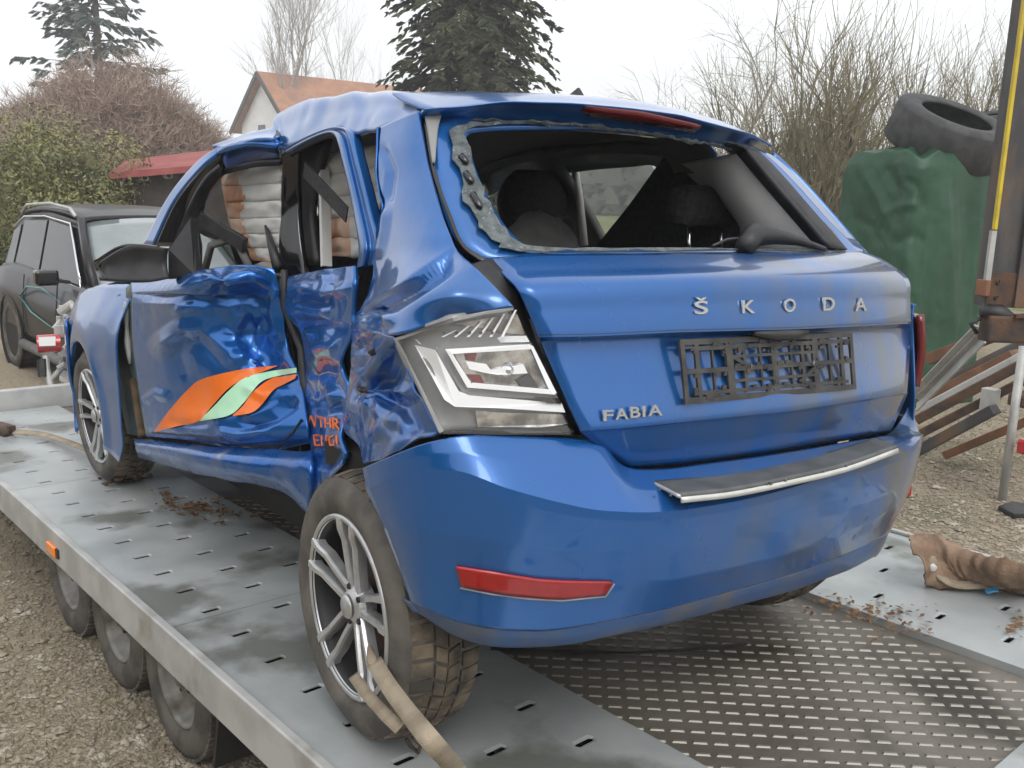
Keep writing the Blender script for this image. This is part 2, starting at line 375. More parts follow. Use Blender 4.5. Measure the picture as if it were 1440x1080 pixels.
fs = []; vs = gl.reshape(-1, 3)
for i in range(2):
    for j in range(k):
        if 0 and jag(j*3, 20) > .3 and i == 0: continue
        fs.append((i*k+j, (i+1)*k+j, (i+1)*k+(j+1) % k, i*k+(j+1) % k))
mesh('shattered_pane_edge', vs, fs, M['crumb'], wf, False, .002, off=1)
ib = np.array([on_win(*p, dy=-.002) for p in inner[11:16]]); ob = np.array([on_win(*p, dy=-.002) for p in outer[11:16]])
gridmesh('right_frame_seal', gridm(np.array([ib+V(0, .05, 0), ib, ib*.6+ob*.4]), 8, 24)+V(0, -.016, .002), M['seal'], wf, .004)
hm = MB()
for p, q in (((648, 219), (656, 229)), ((655, 243), (663, 256)), ((665, 273), (675, 291))):
    a, b = on_win(*p, dy=-.012), on_win(*q, dy=-.012); d = b-a
    hm.tube([a-d*.15, a, b, b+d*.15], [.003, .008, .008, .003], 8)
hm.build('frame_hole', M['black_gloss'], wf, True)
# grey seam where the frame meets the C pillar, black plastic strip below
st = np.array([[on_win(u, v, .0) for u, v in r] for r in ([(588, 156), (594, 190), (601, 225), (609, 262), (622, 300), (640, 346), (668, 372)], [(597, 157), (606, 192), (612, 226), (620, 258), (636, 300), (655, 342), (690, 364)])])
st = np.array([st[0]+V(0, .03, 0), (st[0]+st[1])/2+V(0, -.004, 0), st[1]+V(0, .004, 0)])
gridmesh('pillar_strip', gridm(st, 7, 40), M['black_gloss'], CAR, .01)
ws = np.array([[on_win(u, v, -.012) for u, v in r] for r in ([(597, 160), (602, 188), (608, 228)], [(622, 158), (616, 182), (612, 228)])])
gridmesh('spoiler_end_trim', gridm(ws, 5, 12), M['capgrey'], CAR, .006)
# ---- gap seal between lamp, quarter and tailgate
sl_ = np.array([[on_rear(u, v, y) for u, v, y in r] for r in (
    [(664, 372, .10), (690, 398, .07), (722, 432, .06), (752, 492, .06), (780, 550, .06), (806, 612, .07)],
    [(692, 362, .13), (727, 402, .08), (742, 440, .07), (761, 490, .075), (790, 550, .075), (820, 612, .08)])])
gridmesh('tailgate_seal', gridm(sl_, 5, 30)+V(0, .004, 0), M['seal'], CAR, .012)
# ---- spoiler
top_p = [(598, 150), (643, 150-2), (713, 140), (813, 143), (900, 151), (960, 160), (1060, 187), (1087, 203)]
bot_p = [(598, 178), (640, 167), (713, 167), (813, 173), (900, 184), (960, 195), (1060, 212), (1087, 216)]
sil = [(540, 126), (640, 125), (700, 127), (800, 131), (900, 143), (960, 155), (1040, 174), (1080, 192)]
xs = np.linspace(-.585, .525, 15)
spY = lambda x: .385+.16*(abs(x)/.6)**2.2
S = []
for x in xs:
    y = spY(x); zt = zcol(x, y, top_p, 1.4); zb = zcol(x, y+.065, bot_p, 1.38); zs = zcol(x, .72, sil, 1.47)
    S.append([V(x*.97, .72, zs-.004), V(x*.985, y+.12, zt+(zs-zt)*.45+.004), V(x, y+.018, zt+.002), V(x, y, zt-.006), V(x, y+.032, (zt+zb)/2), V(x, y+.065, zb), V(x, y+.08, zb-.001), V(x*.98, y+.14, zb+.01)])
S = np.swapaxes(np.array(S), 0, 1)
spo = gridmesh('spoiler', gridm(S, 36, 44), M['paint'], CAR, .006, flip=True)
bl = []
for x in np.linspace(-.235, .125, 14):
    y = spY(x); t = prj((x, y, 1.4))[0]; r0 = zcol(x, y+.004, [(826, 150), (900, 157), (975, 175)], 1.41); r1 = zcol(x, y+.034, [(830, 165), (900, 175), (978, 188)], 1.40)
    if x == -.235: r1 = r0-.008
    bl.append([V(x, y+.000, r0), V(x, y+.010, (r0+r1)/2), V(x, y+.030, r1)])
gridmesh('brake_light', np.swapaxes(np.array(bl), 0, 1), M['red_dark'], spo, .006, flip=True)
# glass dust along the spoiler's lower lip
lp = [V(x, spY(x)+.062, zcol(x, spY(x)+.065, bot_p, 1.38)-.003) for x in np.linspace(-.56, .49, 60)]
lp = [p+V(0, rnd.uniform(-.003, .003), rnd.uniform(-.004, .003)) for p in lp]
MB().tube(lp, [rnd.uniform(.002, .0075) for _ in lp], 5).build('glass_crumbs', M['crumb'], spo)
# ---- roof: left edge buckled inwards, rest follows the crown
edge = [(589, 156, -.585), (536, 178, -.60), (512, 183, -.59), (495, 184, -.58), (473, 178, -.56), (435, 190, -.545), (399, 206, -.53), (395, 201, -.525), (391, 197, -.525), (387, 194, -.53), (357, 193, -.57), (308, 207, -.61)]
rid = [(600, 141, -.52), (552, 128, -.50), (520, 128.5, -.49), (505, 129, -.485), (485, 130, -.48), (450, 136, -.465), (416, 144, -.45), (394, 157, -.44), (387, 167, -.45), (383, 179, -.47), (352, 186, -.50), (305, 203, -.555)]
mid = [(594, 149, -.555), (546, 150, -.565), (517, 152, -.55), (500, 154, -.545), (480, 156, -.53), (443, 161, -.515), (408, 176, -.50), (396, 180, -.49), (390, 184, -.495), (386, 187, -.505), (355, 189, -.54), (306, 205, -.585)]
RR = []
for ri_, (e, mm, q) in enumerate(zip(edge, mid, rid)):
    a, b, c_ = PX(*e), PX(*mm), PX(*q); y = c_[1]; row = [a, b, c_]
    for x in (-.30, 0, .25, .42, .53, .585, .60):
        yy = y*.4+(.42+(y-.42)*1.0)*.6
        base = np.interp(yy, [.4, .55, .72, 1.0, 1.5, 1.9, 2.2], [1.425, 1.455, 1.487, 1.50, 1.50, 1.465, 1.40])
        z = base-.055*(abs(x)/.5)**2.5-(.03 if x > .55 else 0)-(.03 if x > .59 else 0)
        if yy < .75: z = min(z, zcol(x, max(yy, .5), sil, 1.47)-.004)
        row.append(V(x*(.80 if ri_ == 0 and x > 0 else .88 if ri_ == 1 and x > 0 else 1), yy, z-(.03 if x > .5 and ri_ < 3 else 0)))
    RR.append(row)
G = gridm(np.array(RR), 96, 60)
def rmask(s, t): return max(0, 1-t/.42)*min(1, max(0, s-.08)/.1)
G = crumple(G, .007, 5.5, 3, rmask, 2)
for i in range(G.shape[0]):                     # pressed pleats running across the crushed roof edge
    s = i/(G.shape[0]-1)
    for j in range(G.shape[1]):
        mk = rmask(s, j/(G.shape[1]-1)); G[i, j, 2] += .0045*mk*(1-2*abs(math.sin(s*17+1.4*math.sin(j*.16))))*(1 if s < .7 else .15)
gridmesh('roof', G, [M['paint'], M['trim_dark']], CAR, .012)
fin = MB(); fp = PY(803, 131, .85)
fin.add([fp+V(-.02, -.06, -.035), fp+V(.02, -.06, -.035), fp+V(.012, .07, -.035), fp+V(-.012, .07, -.035), fp+V(-.004, -.035, .012), fp+V(.004, -.035, .012)], [(0, 3, 2, 1), (0, 1, 5, 4), (1, 2, 5), (2, 3, 4, 5), (3, 0, 4)])
fin.build('roof_antenna', M['black'], CAR, bevel=.003)
# ---- left A pillar
ap = side([[(308, 205, -.595), (275, 229, -.64), (236, 277, -.69), (200, 345, -.74)],
           [(308, 213, -.60), (281, 236, -.645), (243, 284, -.69), (214, 345, -.735)],
           [(309, 228, -.60), (286, 250, -.64), (262, 292, -.67), (244, 347, -.70)],
           [(310, 238, -.59), (288, 262, -.62), (274, 300, -.64), (266, 347, -.66)]])
gridmesh('front_roof_pillar', gridm(ap[:2], 8, 24), M['paint'], CAR, .02)
gridmesh('shaded_pillar_trim', gridm(np.array([ap[1]+V(.012, 0, -.004), ap[2]+V(.02, .02, 0), ap[3]+V(.03, .03, 0)]), 14, 24), M['black_gloss'], CAR, .01)  # black trim, also standing in for the navy shade on the pillar
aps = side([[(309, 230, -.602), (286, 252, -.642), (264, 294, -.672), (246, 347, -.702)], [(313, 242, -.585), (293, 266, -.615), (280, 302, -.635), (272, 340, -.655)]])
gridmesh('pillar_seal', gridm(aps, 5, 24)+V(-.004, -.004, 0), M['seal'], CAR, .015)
# front door window frame along the roof (dark, folded under the bright edge)
df = side([[(306, 208, -.605), (350, 196, -.57), (393, 199, -.525)], [(308, 222, -.57), (352, 213, -.53), (396, 214, -.49)], [(310, 240, -.53), (354, 230, -.49), (398, 228, -.45)]])
gridmesh('front_door_frame', gridm(df, 12, 20), M['paint_scuffed'], CAR, .02)
df2 = side([[(310, 238, -.58), (354, 228, -.555), (394, 226, -.515)], [(311, 247, -.575), (354, 236, -.55), (394, 233, -.51)]])
gridmesh('door_frame_seal', gridm(df2, 4, 16), M['seal'], CAR, .02)
# ---- left front door
fd = side([[(184, 398, -.775), (255, 388, -.755), (308, 376, -.70), (350, 374, -.64), (386, 379, -.575)],
           [(186, 415, -.80), (255, 405, -.785), (310, 394, -.73), (350, 393, -.66), (391, 402, -.57)],
           [(187, 440, -.80), (255, 430, -.77), (310, 418, -.70), (352, 418, -.625), (397, 430, -.56)],
           [(188, 486, -.80), (255, 480, -.76), (310, 470, -.68), (360, 470, -.60), (405, 486, -.55)],
           [(194, 530, -.80), (260, 530, -.76), (320, 520, -.685), (370, 520, -.61), (420, 527, -.555)],
           [(200, 568, -.79), (262, 570, -.755), (320, 570, -.70), (375, 570, -.635), (428, 565, -.57)],
           [(206, 600, -.785), (264, 603, -.76), (320, 608, -.715), (380, 606, -.65), (434, 598, -.58)],
           [(209, 614, -.77), (264, 618, -.74), (320, 628, -.69), (380, 631, -.625), (438, 622, -.57)]])
FD = gridm(fd, 150, 150)
FD = dents(FD, [(.42, .62, .16, .18, .022), (.62, .30, .10, .10, -.016), (.55, .80, .10, .12, -.024), (.30, .25, .10, .2, .012), (.85, .6, .05, .2, -.010)])
FD = crumple(FD, .006, 3.0, 5, lambda s, t: .25+.75*min(1, t*1.4), 2)
FD = tent(FD, [(186, 413), (240, 414), (300, 420), (350, 417), (388, 423)], 13, -.024, 1)
FD = tent(FD, [(252, 398), (285, 388), (320, 396), (352, 386), (384, 394)], 11, .013)
FD = tent(FD, [(308, 376), (312, 396), (305, 418)], 12, -.014)
FD = tent(FD, [(212, 500), (240, 478), (262, 462), (288, 456), (306, 474), (330, 500), (352, 508)], 22, .028)
FD = tent(FD, [(262, 462), (250, 500), (262, 540)], 22, -.012)
FD = tent(FD, [(322, 508), (345, 500), (372, 512)], 12, .016)
FD = tent(FD, [(372, 440), (352, 470), (372, 510), (402, 540)], 22, -.026)
FD = tent(FD, [(203, 566), (220, 553), (243, 560)], 10, .012)
FD = tent(FD, [(330, 590), (352, 600), (385, 585), (420, 560)], 13, -.024)
FD = tent(FD, [(300, 604), (340, 612), (384, 606)], 8, .012)
FD = tent(FD, [(318, 424), (330, 452), (322, 480)], 16, .010)
FD = tent(FD, [(388, 400), (384, 440), (396, 480)], 10, .012)
FD = tent(FD, [(240, 440), (275, 432), (300, 440)], 10, .010)
FD = tent(FD, [(340, 540), (372, 556), (410, 548)], 12, .014)
FD = tent(FD, [(355, 430), (368, 460), (360, 495)], 9, .014)
FD = tent(FD, [(230, 590), (262, 600), (300, 594)], 9, -.010)
FD = crumple(FD, .0007, 17, 6, lambda s, t: .3+.7*abs(math.sin(s*5+t*3)), 2)
door = gridmesh('front_door', FD, [M['paint_scuffed'], M['black']], CAR, .012)
def fd_at(u, v):                                # point on the crumpled door seen at a pixel
    return None
FDp = np.array([[prj(p) for p in r] for r in FD])
FDn = normals(FD)
def on_door(u, v, lift=.004):
    d = (FDp[..., 0]-u)**2+(FDp[..., 1]-v)**2; idx = np.argsort(d.ravel())[:6]; wts = 1/(d.ravel()[idx]+.3)
    x = (FD.reshape(-1, 3)[idx, 0]*wts).sum()/wts.sum(); return PX(u, v, x-lift)
def decal(name, up, lo, mat, n=46, mrow=9):
    U = cr1(np.array(up, float), n); L = cr1(np.array(lo, float), n)
    g = np.array([[on_door(*(U[j]*(1-t)+L[j]*t)) for j in range(n)] for t in np.linspace(0, 1, mrow)])
    return gridmesh(name, g, mat, door, 0)
decal('orange_stripe', [(216, 607), (240, 575), (266, 546), (287, 532), (342, 519), (389, 514)], [(217, 608), (247, 600), (279, 592), (300, 569), (330, 540), (389, 515)], M['orange'])
decal('mint_stripe', [(280, 592), (302, 570), (322, 549), (345, 531), (380, 522), (417, 517)], [(283, 592), (322, 584), (342, 567), (366, 538), (390, 529), (417, 524)], M['mint'])
decal('orange_stripe', [(327, 584), (342, 570), (356, 551), (380, 533), (400, 529), (417, 526)], [(329, 585), (354, 580), (368, 569), (384, 549), (400, 540), (415, 532)], M['orange'])
MB().tube([on_door(u, v, .002) for u, v in ((214, 608), (260, 612), (310, 618), (355, 628), (390, 630), (412, 608), (424, 590))], .004, 6).build('torn_edge', M['seal'], door)
# ---- hinge pillar between fender and door
hp = side([[(160, 420, -.775), (184, 399, -.755)], [(158, 486, -.765), (189, 486, -.745)], [(168, 561, -.765), (200, 566, -.745)], [(179, 610, -.77), (208, 614, -.755)]])
HP = gridm(hp, 24, 8); HP[:, 3:5, 0] += .02
pil = gridmesh('hinge_pillar', HP, M['pillarprimer'], CAR, .02)
hb = MB()
for t, rr in ((.18, .016), (.33, .022), (.42, .018), (.55, .02), (.68, .014)):
    i = int(t*23); p = HP[i, 4]; hb.tube([p+V(-.008, 0, 0), p+V(.004, 0, 0)], rr, 12)
hb.build('pillar_hole', M['black_gloss'], pil)
MB().tube([HP[i, 6]+V(-.012, 0, 0) for i in range(2, 11)], [.008, .013, .012, .008, .01, .014, .013, .01, .006], 6).build('door_hinge', M['galvrail'], pil, True)
MB().tube([HP[i, 6]+V(-.008, 0, 0) for i in range(12, 24)], .016, 6).build('pillar_flange', M['mud'], pil, True)
# ---- left sill, crushed towards the rear
si = side([[(188, 617, -.775), (250, 622, -.75), (310, 629, -.705), (385, 633, -.64), (440, 636, -.59)],
           [(190, 624, -.80), (252, 632, -.78), (315, 642, -.735), (388, 648, -.665), (440, 655, -.62)],
           [(192, 634, -.80), (256, 648, -.78), (320, 660, -.735), (390, 670, -.665), (438, 690, -.625)],
           [(195, 643, -.765), (262, 662, -.745), (325, 675, -.70), (392, 687, -.63), (436, 722, -.60)]])
SI = crumple(gridm(si, 24, 70), .006, 6, 11, lambda s, t: .25+.75*t)
gridmesh('sill', SI, M['paint_sill'], CAR, .02)
# ---- left rear door, folded in
rd = side([[(405, 390, -.55), (430, 384, -.56), (465, 378, -.59), (499, 374, -.62)],
           [(404, 408, -.575), (430, 402, -.60), (465, 398, -.615), (499, 400, -.635)],
           [(402, 438, -.565), (430, 432, -.585), (465, 430, -.61), (497, 436, -.63)],
           [(424, 470, -.545), (445, 468, -.575), (470, 470, -.61), (494, 468, -.635)],
           [(430, 516, -.535), (445, 513, -.585), (462, 513, -.61), (478, 512, -.63)],
           [(423, 549, -.535), (440, 546, -.575), (465, 546, -.605), (489, 542, -.625)],
           [(433, 582, -.55), (448, 580, -.60), (465, 580, -.625), (485, 575, -.64)],
           [(438, 620, -.57), (450, 620, -.605), (465, 620, -.64), (480, 615, -.665)],
           [(436, 668, -.595), (450, 664, -.625), (464, 652, -.65), (484, 636, -.68)],
           [(434, 722, -.60), (448, 700, -.625), (460, 678, -.65), (482, 652, -.68)]])
RD = gridm(rd, 150, 60)
RD = crumple(RD, .003, 6.5, 21, None, 2)
for pl_, w_, h_ in (([(404, 412), (430, 404), (465, 412), (496, 404)], 9, .018), ([(404, 424), (440, 428), (470, 422)], 8, -.014), ([(403, 440), (430, 436), (466, 442)], 9, .017), ([(420, 462), (450, 458), (490, 464)], 8, -.014), ([(428, 474), (446, 462), (470, 470)], 10, .014), ([(436, 496), (455, 486), (478, 492)], 12, .018), ([(432, 530), (455, 524), (476, 530)], 14, -.018), ([(434, 556), (452, 566), (484, 552)], 9, .014), ([(436, 572), (460, 576), (486, 566)], 8, -.012), ([(455, 380), (458, 402), (448, 424)], 8, .010), ([(462, 530), (468, 580), (460, 640)], 10, .014), ([(440, 640), (460, 650), (478, 630)], 9, -.014)):
    RD = tent(RD, pl_, w_*1.5, h_*.9)
rdoor = gridmesh('rear_door', RD, [M['paint_scuffed'], M['black']], CAR, .012)
RDp = np.array([[prj(p) for p in r] for r in RD])
def on_rdoor(u, v, lift=.004):
    d = (RDp[..., 0]-u)**2+(RDp[..., 1]-v)**2; i = np.argmin(d); return PX(u, v, RD.reshape(-1, 3)[i, 0]-lift)
tx = MB()
def stroke(lines):
    for a, b in lines: tx.bar(on_rdoor(*a), on_rdoor(*b), .005, .0025, up=(-1, -.3, 0))
stroke([((434, 600), (437, 585)), ((437, 585), (443, 600)), ((443, 600), (445, 584)), ((447, 586), (456, 588)), ((451, 587), (452, 601)),
        ((457, 588), (458, 602)), ((464, 588), (465, 602)), ((457, 595), (465, 595)), ((468, 588), (469, 603)), ((468, 588), (474, 590)), ((474, 590), (474, 595)), ((469, 596), (474, 595)), ((471, 596), (477, 604)),
        ((441, 612), (443, 626)), ((441, 612), (447, 612)), ((442, 619), (447, 619)), ((443, 626), (449, 626)), ((452, 613), (453, 627)), ((452, 613), (459, 626)), ((459, 626), (459, 612)),
        ((468, 613), (463, 615)), ((463, 615), (464, 626)), ((464, 626), (470, 625)), ((470, 625), (470, 620)), ((473, 612), (474, 625))])
tx.build('orange_lettering', M['orange'], rdoor)
# rear door window frame, pulled out of line
rf = side([[(397, 209, -.53), (430, 192, -.55), (458, 181, -.565), (478, 179, -.575), (490, 187, -.59), (500, 225, -.60), (516, 288, -.61), (530, 345, -.63), (524, 372, -.63)],
           [(404, 216, -.53), (432, 200, -.55), (458, 189, -.565), (470, 190, -.575), (476, 205, -.585), (484, 240, -.59), (495, 290, -.60), (504, 345, -.62), (502, 376, -.62)]])
RF = gridm(np.array([rf[0]+V(.03, .0, 0), rf[0], rf[0]*.5+rf[1]*.5+V(.012, 0, 0), rf[0]*.45+rf[1]*.55+V(-.004, 0, 0), rf[1], rf[1]+V(.03, 0, 0)]), 26, 70)
gridmesh('rear_door_frame', RF, M['paint'], rdoor, .006)
MB().tube([p+V(.012, 0, .0) for p in cr1(rf[1][:6], 20)], .009, 6).build('frame_seal', M['seal'], rdoor, True)
# ---- left quarter panel with C pillar
qp = side([[(536, 178, -.60), (553, 170, -.597), (570, 163, -.592), (588, 156, -.585)],
           [(533, 215, -.62), (552, 210, -.62), (574, 204, -.615), (595, 198, -.60)],
           [(534, 255, -.635), (556, 250, -.637), (580, 244, -.63), (603, 238, -.615)],
           [(541, 289, -.65), (565, 290, -.66), (592, 292, -.655), (619, 294, -.64)],
           [(534, 330, -.655), (566, 330, -.68), (602, 330, -.68), (632, 328, -.655)],
           [(529, 361, -.66), (566, 360, -.70), (606, 358, -.70), (643, 352, -.665)],
           [(527, 398, -.67), (568, 398, -.745), (620, 392, -.74), (668, 376, -.68)],
           [(514, 432, -.68), (558, 430, -.775), (625, 418, -.76), (696, 404, -.665)],
           [(497, 463, -.69), (553, 471, -.80), (637, 446, -.735), (722, 431, -.65)]])
QP = gridm(qp, 90, 60)
def crease(G, a, b, wpx, depth):                # a long fold pressed between two pixels
    Pp = np.array([[prj(p) for p in r] for r in G]); a = np.array(a, float); b = np.array(b, float); d = b-a; L = np.linalg.norm(d); d /= L; n_ = np.array([-d[1], d[0]])
    q = Pp-a; s = q@d; h = q@n_; mk = np.clip(s/20, 0, 1)*np.clip((L-s)/20, 0, 1)
    return G+normals(G)*(depth*mk*np.exp(-(h/wpx)**2)*np.sign(1))[..., None]
QP = tent(QP, [(506, 450), (530, 427), (570, 402), (613, 373), (640, 352)], 26, -.030, 1)
QP = tent(QP, [(500, 462), (530, 448), (560, 450)], 12, .014)
QP = tent(QP, [(536, 200), (552, 240), (545, 290)], 9, -.010)
QP = tent(QP, [(545, 290), (540, 330), (533, 365)], 9, .010)
QP = crumple(QP, .010, 7, 31, lambda s, t: max(0, 1-t/.26)*max(0, s-.5)*1.3, 3)
QP = crumple(QP, .0025, 2.5, 33, None, 1)
gridmesh('quarter_panel', QP, [M['paint'], M['black']], CAR, .008)
# inner jamb facing the door opening
jb = side([[(536, 178, -.60), (533, 215, -.62), (534, 255, -.635), (541, 289, -.65), (534, 330, -.655), (529, 361, -.66), (527, 398, -.67), (514, 432, -.68), (497, 463, -.69)]])[0]
jg = np.array([jb, jb+V(.05, .045, -.01), jb+V(.14, .07, -.01)])
gridmesh('door_jamb', crumple(gridm(jg, 12, 60), .005, 8, 4), M['paint_scuffed'], CAR, .004)
lq = side([[(497, 462, -.69), (520, 464, -.77), (553, 473, -.80)],
           [(496, 485, -.68), (515, 486, -.72), (560, 490, -.795)],
           [(495, 512, -.67), (520, 510, -.735), (566, 506, -.79)],
           [(492, 543, -.66), (525, 545, -.715), (585, 545, -.785)],
           [(486, 575, -.67), (525, 578, -.755), (602, 580, -.78)],
           [(486, 602, -.69), (535, 608, -.78), (616, 607, -.78)],
           [(504, 624, -.71), (538, 626, -.79), (590, 614, -.79)],
           [(512, 652, -.74), (536, 646, -.80), (562, 634, -.80)]])
LQ = crumple(gridm(lq, 110, 80), .004, 6.5, 41, lambda s, t: 1-.8*max(0, t-.6)/.4, 2)
for pl_, w_, h_ in (([(548, 470), (535, 500), (520, 530), (505, 570), (492, 600)], 11, .026), ([(560, 478), (556, 510), (545, 540), (540, 580)], 12, -.022), ([(500, 540), (530, 552), (570, 548), (592, 560)], 9, .016), ([(505, 575), (530, 566), (545, 590), (530, 625)], 10, .018), ([(560, 560), (575, 590), (585, 612)], 9, -.016), ([(500, 480), (515, 500), (500, 525)], 9, -.014), ([(545, 600), (560, 585), (575, 606)], 8, .012)):
    LQ = tent(LQ, pl_, w_*1.6, h_*1.05)
gridmesh('crushed_quarter_panel', LQ, [M['paint_sill'], M['black']], CAR, .006)
MB().prism([PX(470, 460, -.60), PX(560, 470, -.60), PX(640, 600, -.60), PX(600, 690, -.60), PX(470, 700, -.58)], (.02, 0, 0)).build('arch_void', M['dark'], CAR)  # black sheet standing in for the shade inside the arch
# ---- left tail lamp
def lampx(u): return np.interp(u, [553, 618, 640, 723, 814], [-.80, -.785, -.76, -.645, -.502])
def LP(u, v, l=0.): p = PX(u, v, lampx(u)); d = ray(u, v); return p-d*l
lo = [(553, 476), (600, 459), (637, 447), (680, 438), (717, 433)]; lb = [(618, 609), (660, 610), (700, 611), (755, 611), (804, 611)]
L0 = np.array([[LP(*(np.array(a)*(1-t)+np.array(b)*t)) for a, b in zip(lo, lb)] for t in np.linspace(0, 1, 6)])
LG = gridm(L0, 20, 24)
lamp = gridmesh('tail_lamp', LG+V(.012, .035, 0), M['lampgrey'], CAR, .05)
def patch2(name, a, b, mat, lift, n=16, m_=6, solid=.006):
    A = cr1(np.array(a, float), n); B = cr1(np.array(b, float), n)
    g = np.array([[LP(*(A[j]*(1-t)+B[j]*t), lift) for j in range(n)] for t in np.linspace(0, 1, m_)]); return gridmesh(name, g, mat, lamp, solid)
def lamp_poly(name, poly, mat, lift, depth=.012):
    pts = [LP(*p, lift) for p in poly]; return MB().prism(pts, ray(680, 520)*depth).build(name, mat, lamp)
lamp_poly('lamp_upper_reflector', [(581, 476), (640, 455), (727, 441), (739, 471)], M['lampchrome'], -.028)
for i, u in enumerate((622, 640, 658, 674, 690, 706)):
    lamp_poly('reflector_rib', [(u-2, 474), (u+18, 474-.34*(u-570)+8), (u+21, 474-.34*(u-570)+8), (u+2, 474)], M['lampwhite'], -.022, .004)
    if i < 5: MB().tube([LP(u+2, 468, -.02), LP(u+2, 468, -.03)], .0035, 8).build('lamp_diode', M['black'], lamp)
lamp_poly('upper_light_bar', [(583, 477), (740, 472), (745, 481), (590, 484)], M['lampwhite'], -.018)
lamp_poly('light_bar', [(583, 485), (612, 492), (645, 550), (660, 556), (790, 567), (795, 580), (700, 574), (640, 572), (625, 562)], M['lampwhite'], -.016)
lamp_poly('lamp_backing', [(612, 488), (747, 482), (786, 562), (652, 556)], M['lampgrey'], -.027)
for q in ([(626, 491), (744, 484), (748, 491), (632, 498)], [(626, 491), (634, 494), (664, 541), (657, 545)], [(657, 545), (664, 538), (779, 548), (781, 555)], [(744, 484), (750, 487), (783, 553), (774, 553)]):
    lamp_poly('inner_light_frame', q, M['lampwhite'], -.012, .01)
lamp_poly('indicator_bowl', [(638, 497), (745, 491), (773, 549), (664, 541)], M['lampchrome'], -.026)
lamp_poly('bowl_ridge', [(655, 508), (684, 512), (690, 520), (736, 512), (742, 525), (700, 527), (680, 524), (660, 519)], M['lampwhite'], -.020, .008)
lamp_poly('bowl_block', [(656, 497), (671, 495), (668, 508), (658, 507)], M['red_dark'], -.019, .006)
lamp_poly('bowl_block', [(655, 526), (676, 527), (682, 541), (668, 540)], M['red_dark'], -.019, .006)
MB().lathe([(0, .004), (.012, .016), (.02, .018), (.03, .01)], 16, 'y', LP(720, 521, -.018)).build('lamp_bulb', M['chrome'], lamp, True)
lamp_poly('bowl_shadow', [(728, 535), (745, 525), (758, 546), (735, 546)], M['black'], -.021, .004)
lamp_poly('reversing_reflector', [(668, 577), (672, 600), (760, 601), (800, 596), (795, 583), (700, 580)], M['lampchrome'], -.022)
lamp_poly('lower_black_bar', [(700, 604), (760, 602), (800, 598), (808, 608), (720, 609)], M['black_gloss'], -.018)
lamp_poly('side_black_bar', [(750, 558), (785, 560), (790, 568), (770, 567)], M['black_gloss'], -.010, .006)
gridmesh('lamp_lens', LG+V(-.002, -.004, 0), M['lens'], lamp, .003)
lamp_poly('lamp_rim', [(553, 476), (600, 459), (637, 447), (680, 438), (722, 432), (722, 436), (680, 443), (638, 452), (600, 464), (560, 479)], M['lampgrey'], .004, .03)
lamp_poly('lamp_rim', [(553, 476), (560, 479), (624, 606), (618, 609)], M['lampgrey'], .004, .03)
# ---- right tail lamp
rl = np.array([[V(.775, .155, .905), V(.815, .20, .905), V(.835, .28, .90)], [V(.785, .15, .80), V(.832, .20, .80), V(.855, .30, .80)], [V(.785, .16, .70), V(.825, .20, .695), V(.85, .30, .70)]])
rl0 = gridmesh('tail_lamp', gridm(rl, 12, 12), M['red_dark'], CAR, .02); rl0['label'] = 'red right tail lamp'
# ---- rear bumper
TOPP = [(513, 657), (570, 633), (627, 613), (720, 613), (813, 617), (852, 621), (885, 664), (960, 656), (1087, 639), (1234, 614), (1256, 608), (1278, 566), (1300, 566)]
CREA = [(513, 690), (560, 668), (627, 652), (667, 672), (740, 695), (813, 713), (851, 719), (941, 721), (1080, 697), (1173, 666), (1281, 632), (1306, 600)]
MIDP = [(540, 735), (590, 745), (680, 760), (790, 775), (941, 775), (1100, 745), (1200, 715), (1306, 665)]
LOWP = [(562, 783), (640, 795), (715, 808), (862, 818), (960, 815), (1113, 780), (1200, 745), (1300, 695)]
GRAY = [(584, 850), (640, 874), (720, 889), (786, 887), (932, 858), (1113, 808), (1195, 778), (1277, 735), (1296, 722)]
BOTT = [(600, 870), (640, 895), (700, 911), (786, 909), (932, 879), (1113, 831), (1195, 801), (1277, 756), (1294, 740)]
pl0 = [(-.822, .40), (-.822, .29), (-.80, .19), (-.755, .115), (-.69, .065), (-.60, .035), (-.52, .015), (-.46, .0), (-.40, -.012), (-.30, -.025), (-.15, -.035), (0, -.038), (.15, -.035), (.30, -.025), (.42, -.008), (.50, .008), (.58, .03), (.66, .065), (.74, .115), (.80, .18), (.845, .28), (.865, .42)]
shrink = lambda p, d: (p[0]*(1-d*.55), p[1]+d)
rows = []
for poly, ins, k0 in ((TOPP, .10, 0), (CREA, .0, .06), (MIDP, .016, .35), (LOWP, .036, .6), (GRAY, .066, .9), (BOTT, .10, 1)):
    r = []
    for i, p in enumerate(pl0):
        d = ins
        if poly is TOPP: d = ins*np.interp(p[0], [-.80, -.70, -.5, -.44, .44, .55, .72, .8], [.0, .55, .9, 1, 1, .95, .8, .1])
        x, y = shrink(p, d)
        if i == 0: y -= .20*k0; x += .02*k0
        if i == 1: y -= .115*k0; x += .015*k0
        if i == 2: y -= .04*k0
        z = zcol(x, y, poly, .6)
        if p[0] > .78: z = zcol(*shrink(pl0[18], d), poly, .6)
        r.append(V(x, y, z))
    rows.append(r)
R0, R1, R2, R3, R4, R5 = [np.array(q) for q in rows]
BU = np.array([R0, R0*.5+R1*.5+V(0, -.003, .003), R1, R1*.8+R2*.2+V(0, -.002, 0), R1*.4+R2*.6+V(0, -.002, 0), R2, R3, R3*.5+R4*.5, R4])
BG = lin_rows(BU, 10, 110)
bumper = gridmesh('rear_bumper', BG, [M['paint_dusty'], M['black']], CAR, .005, sharp=16)
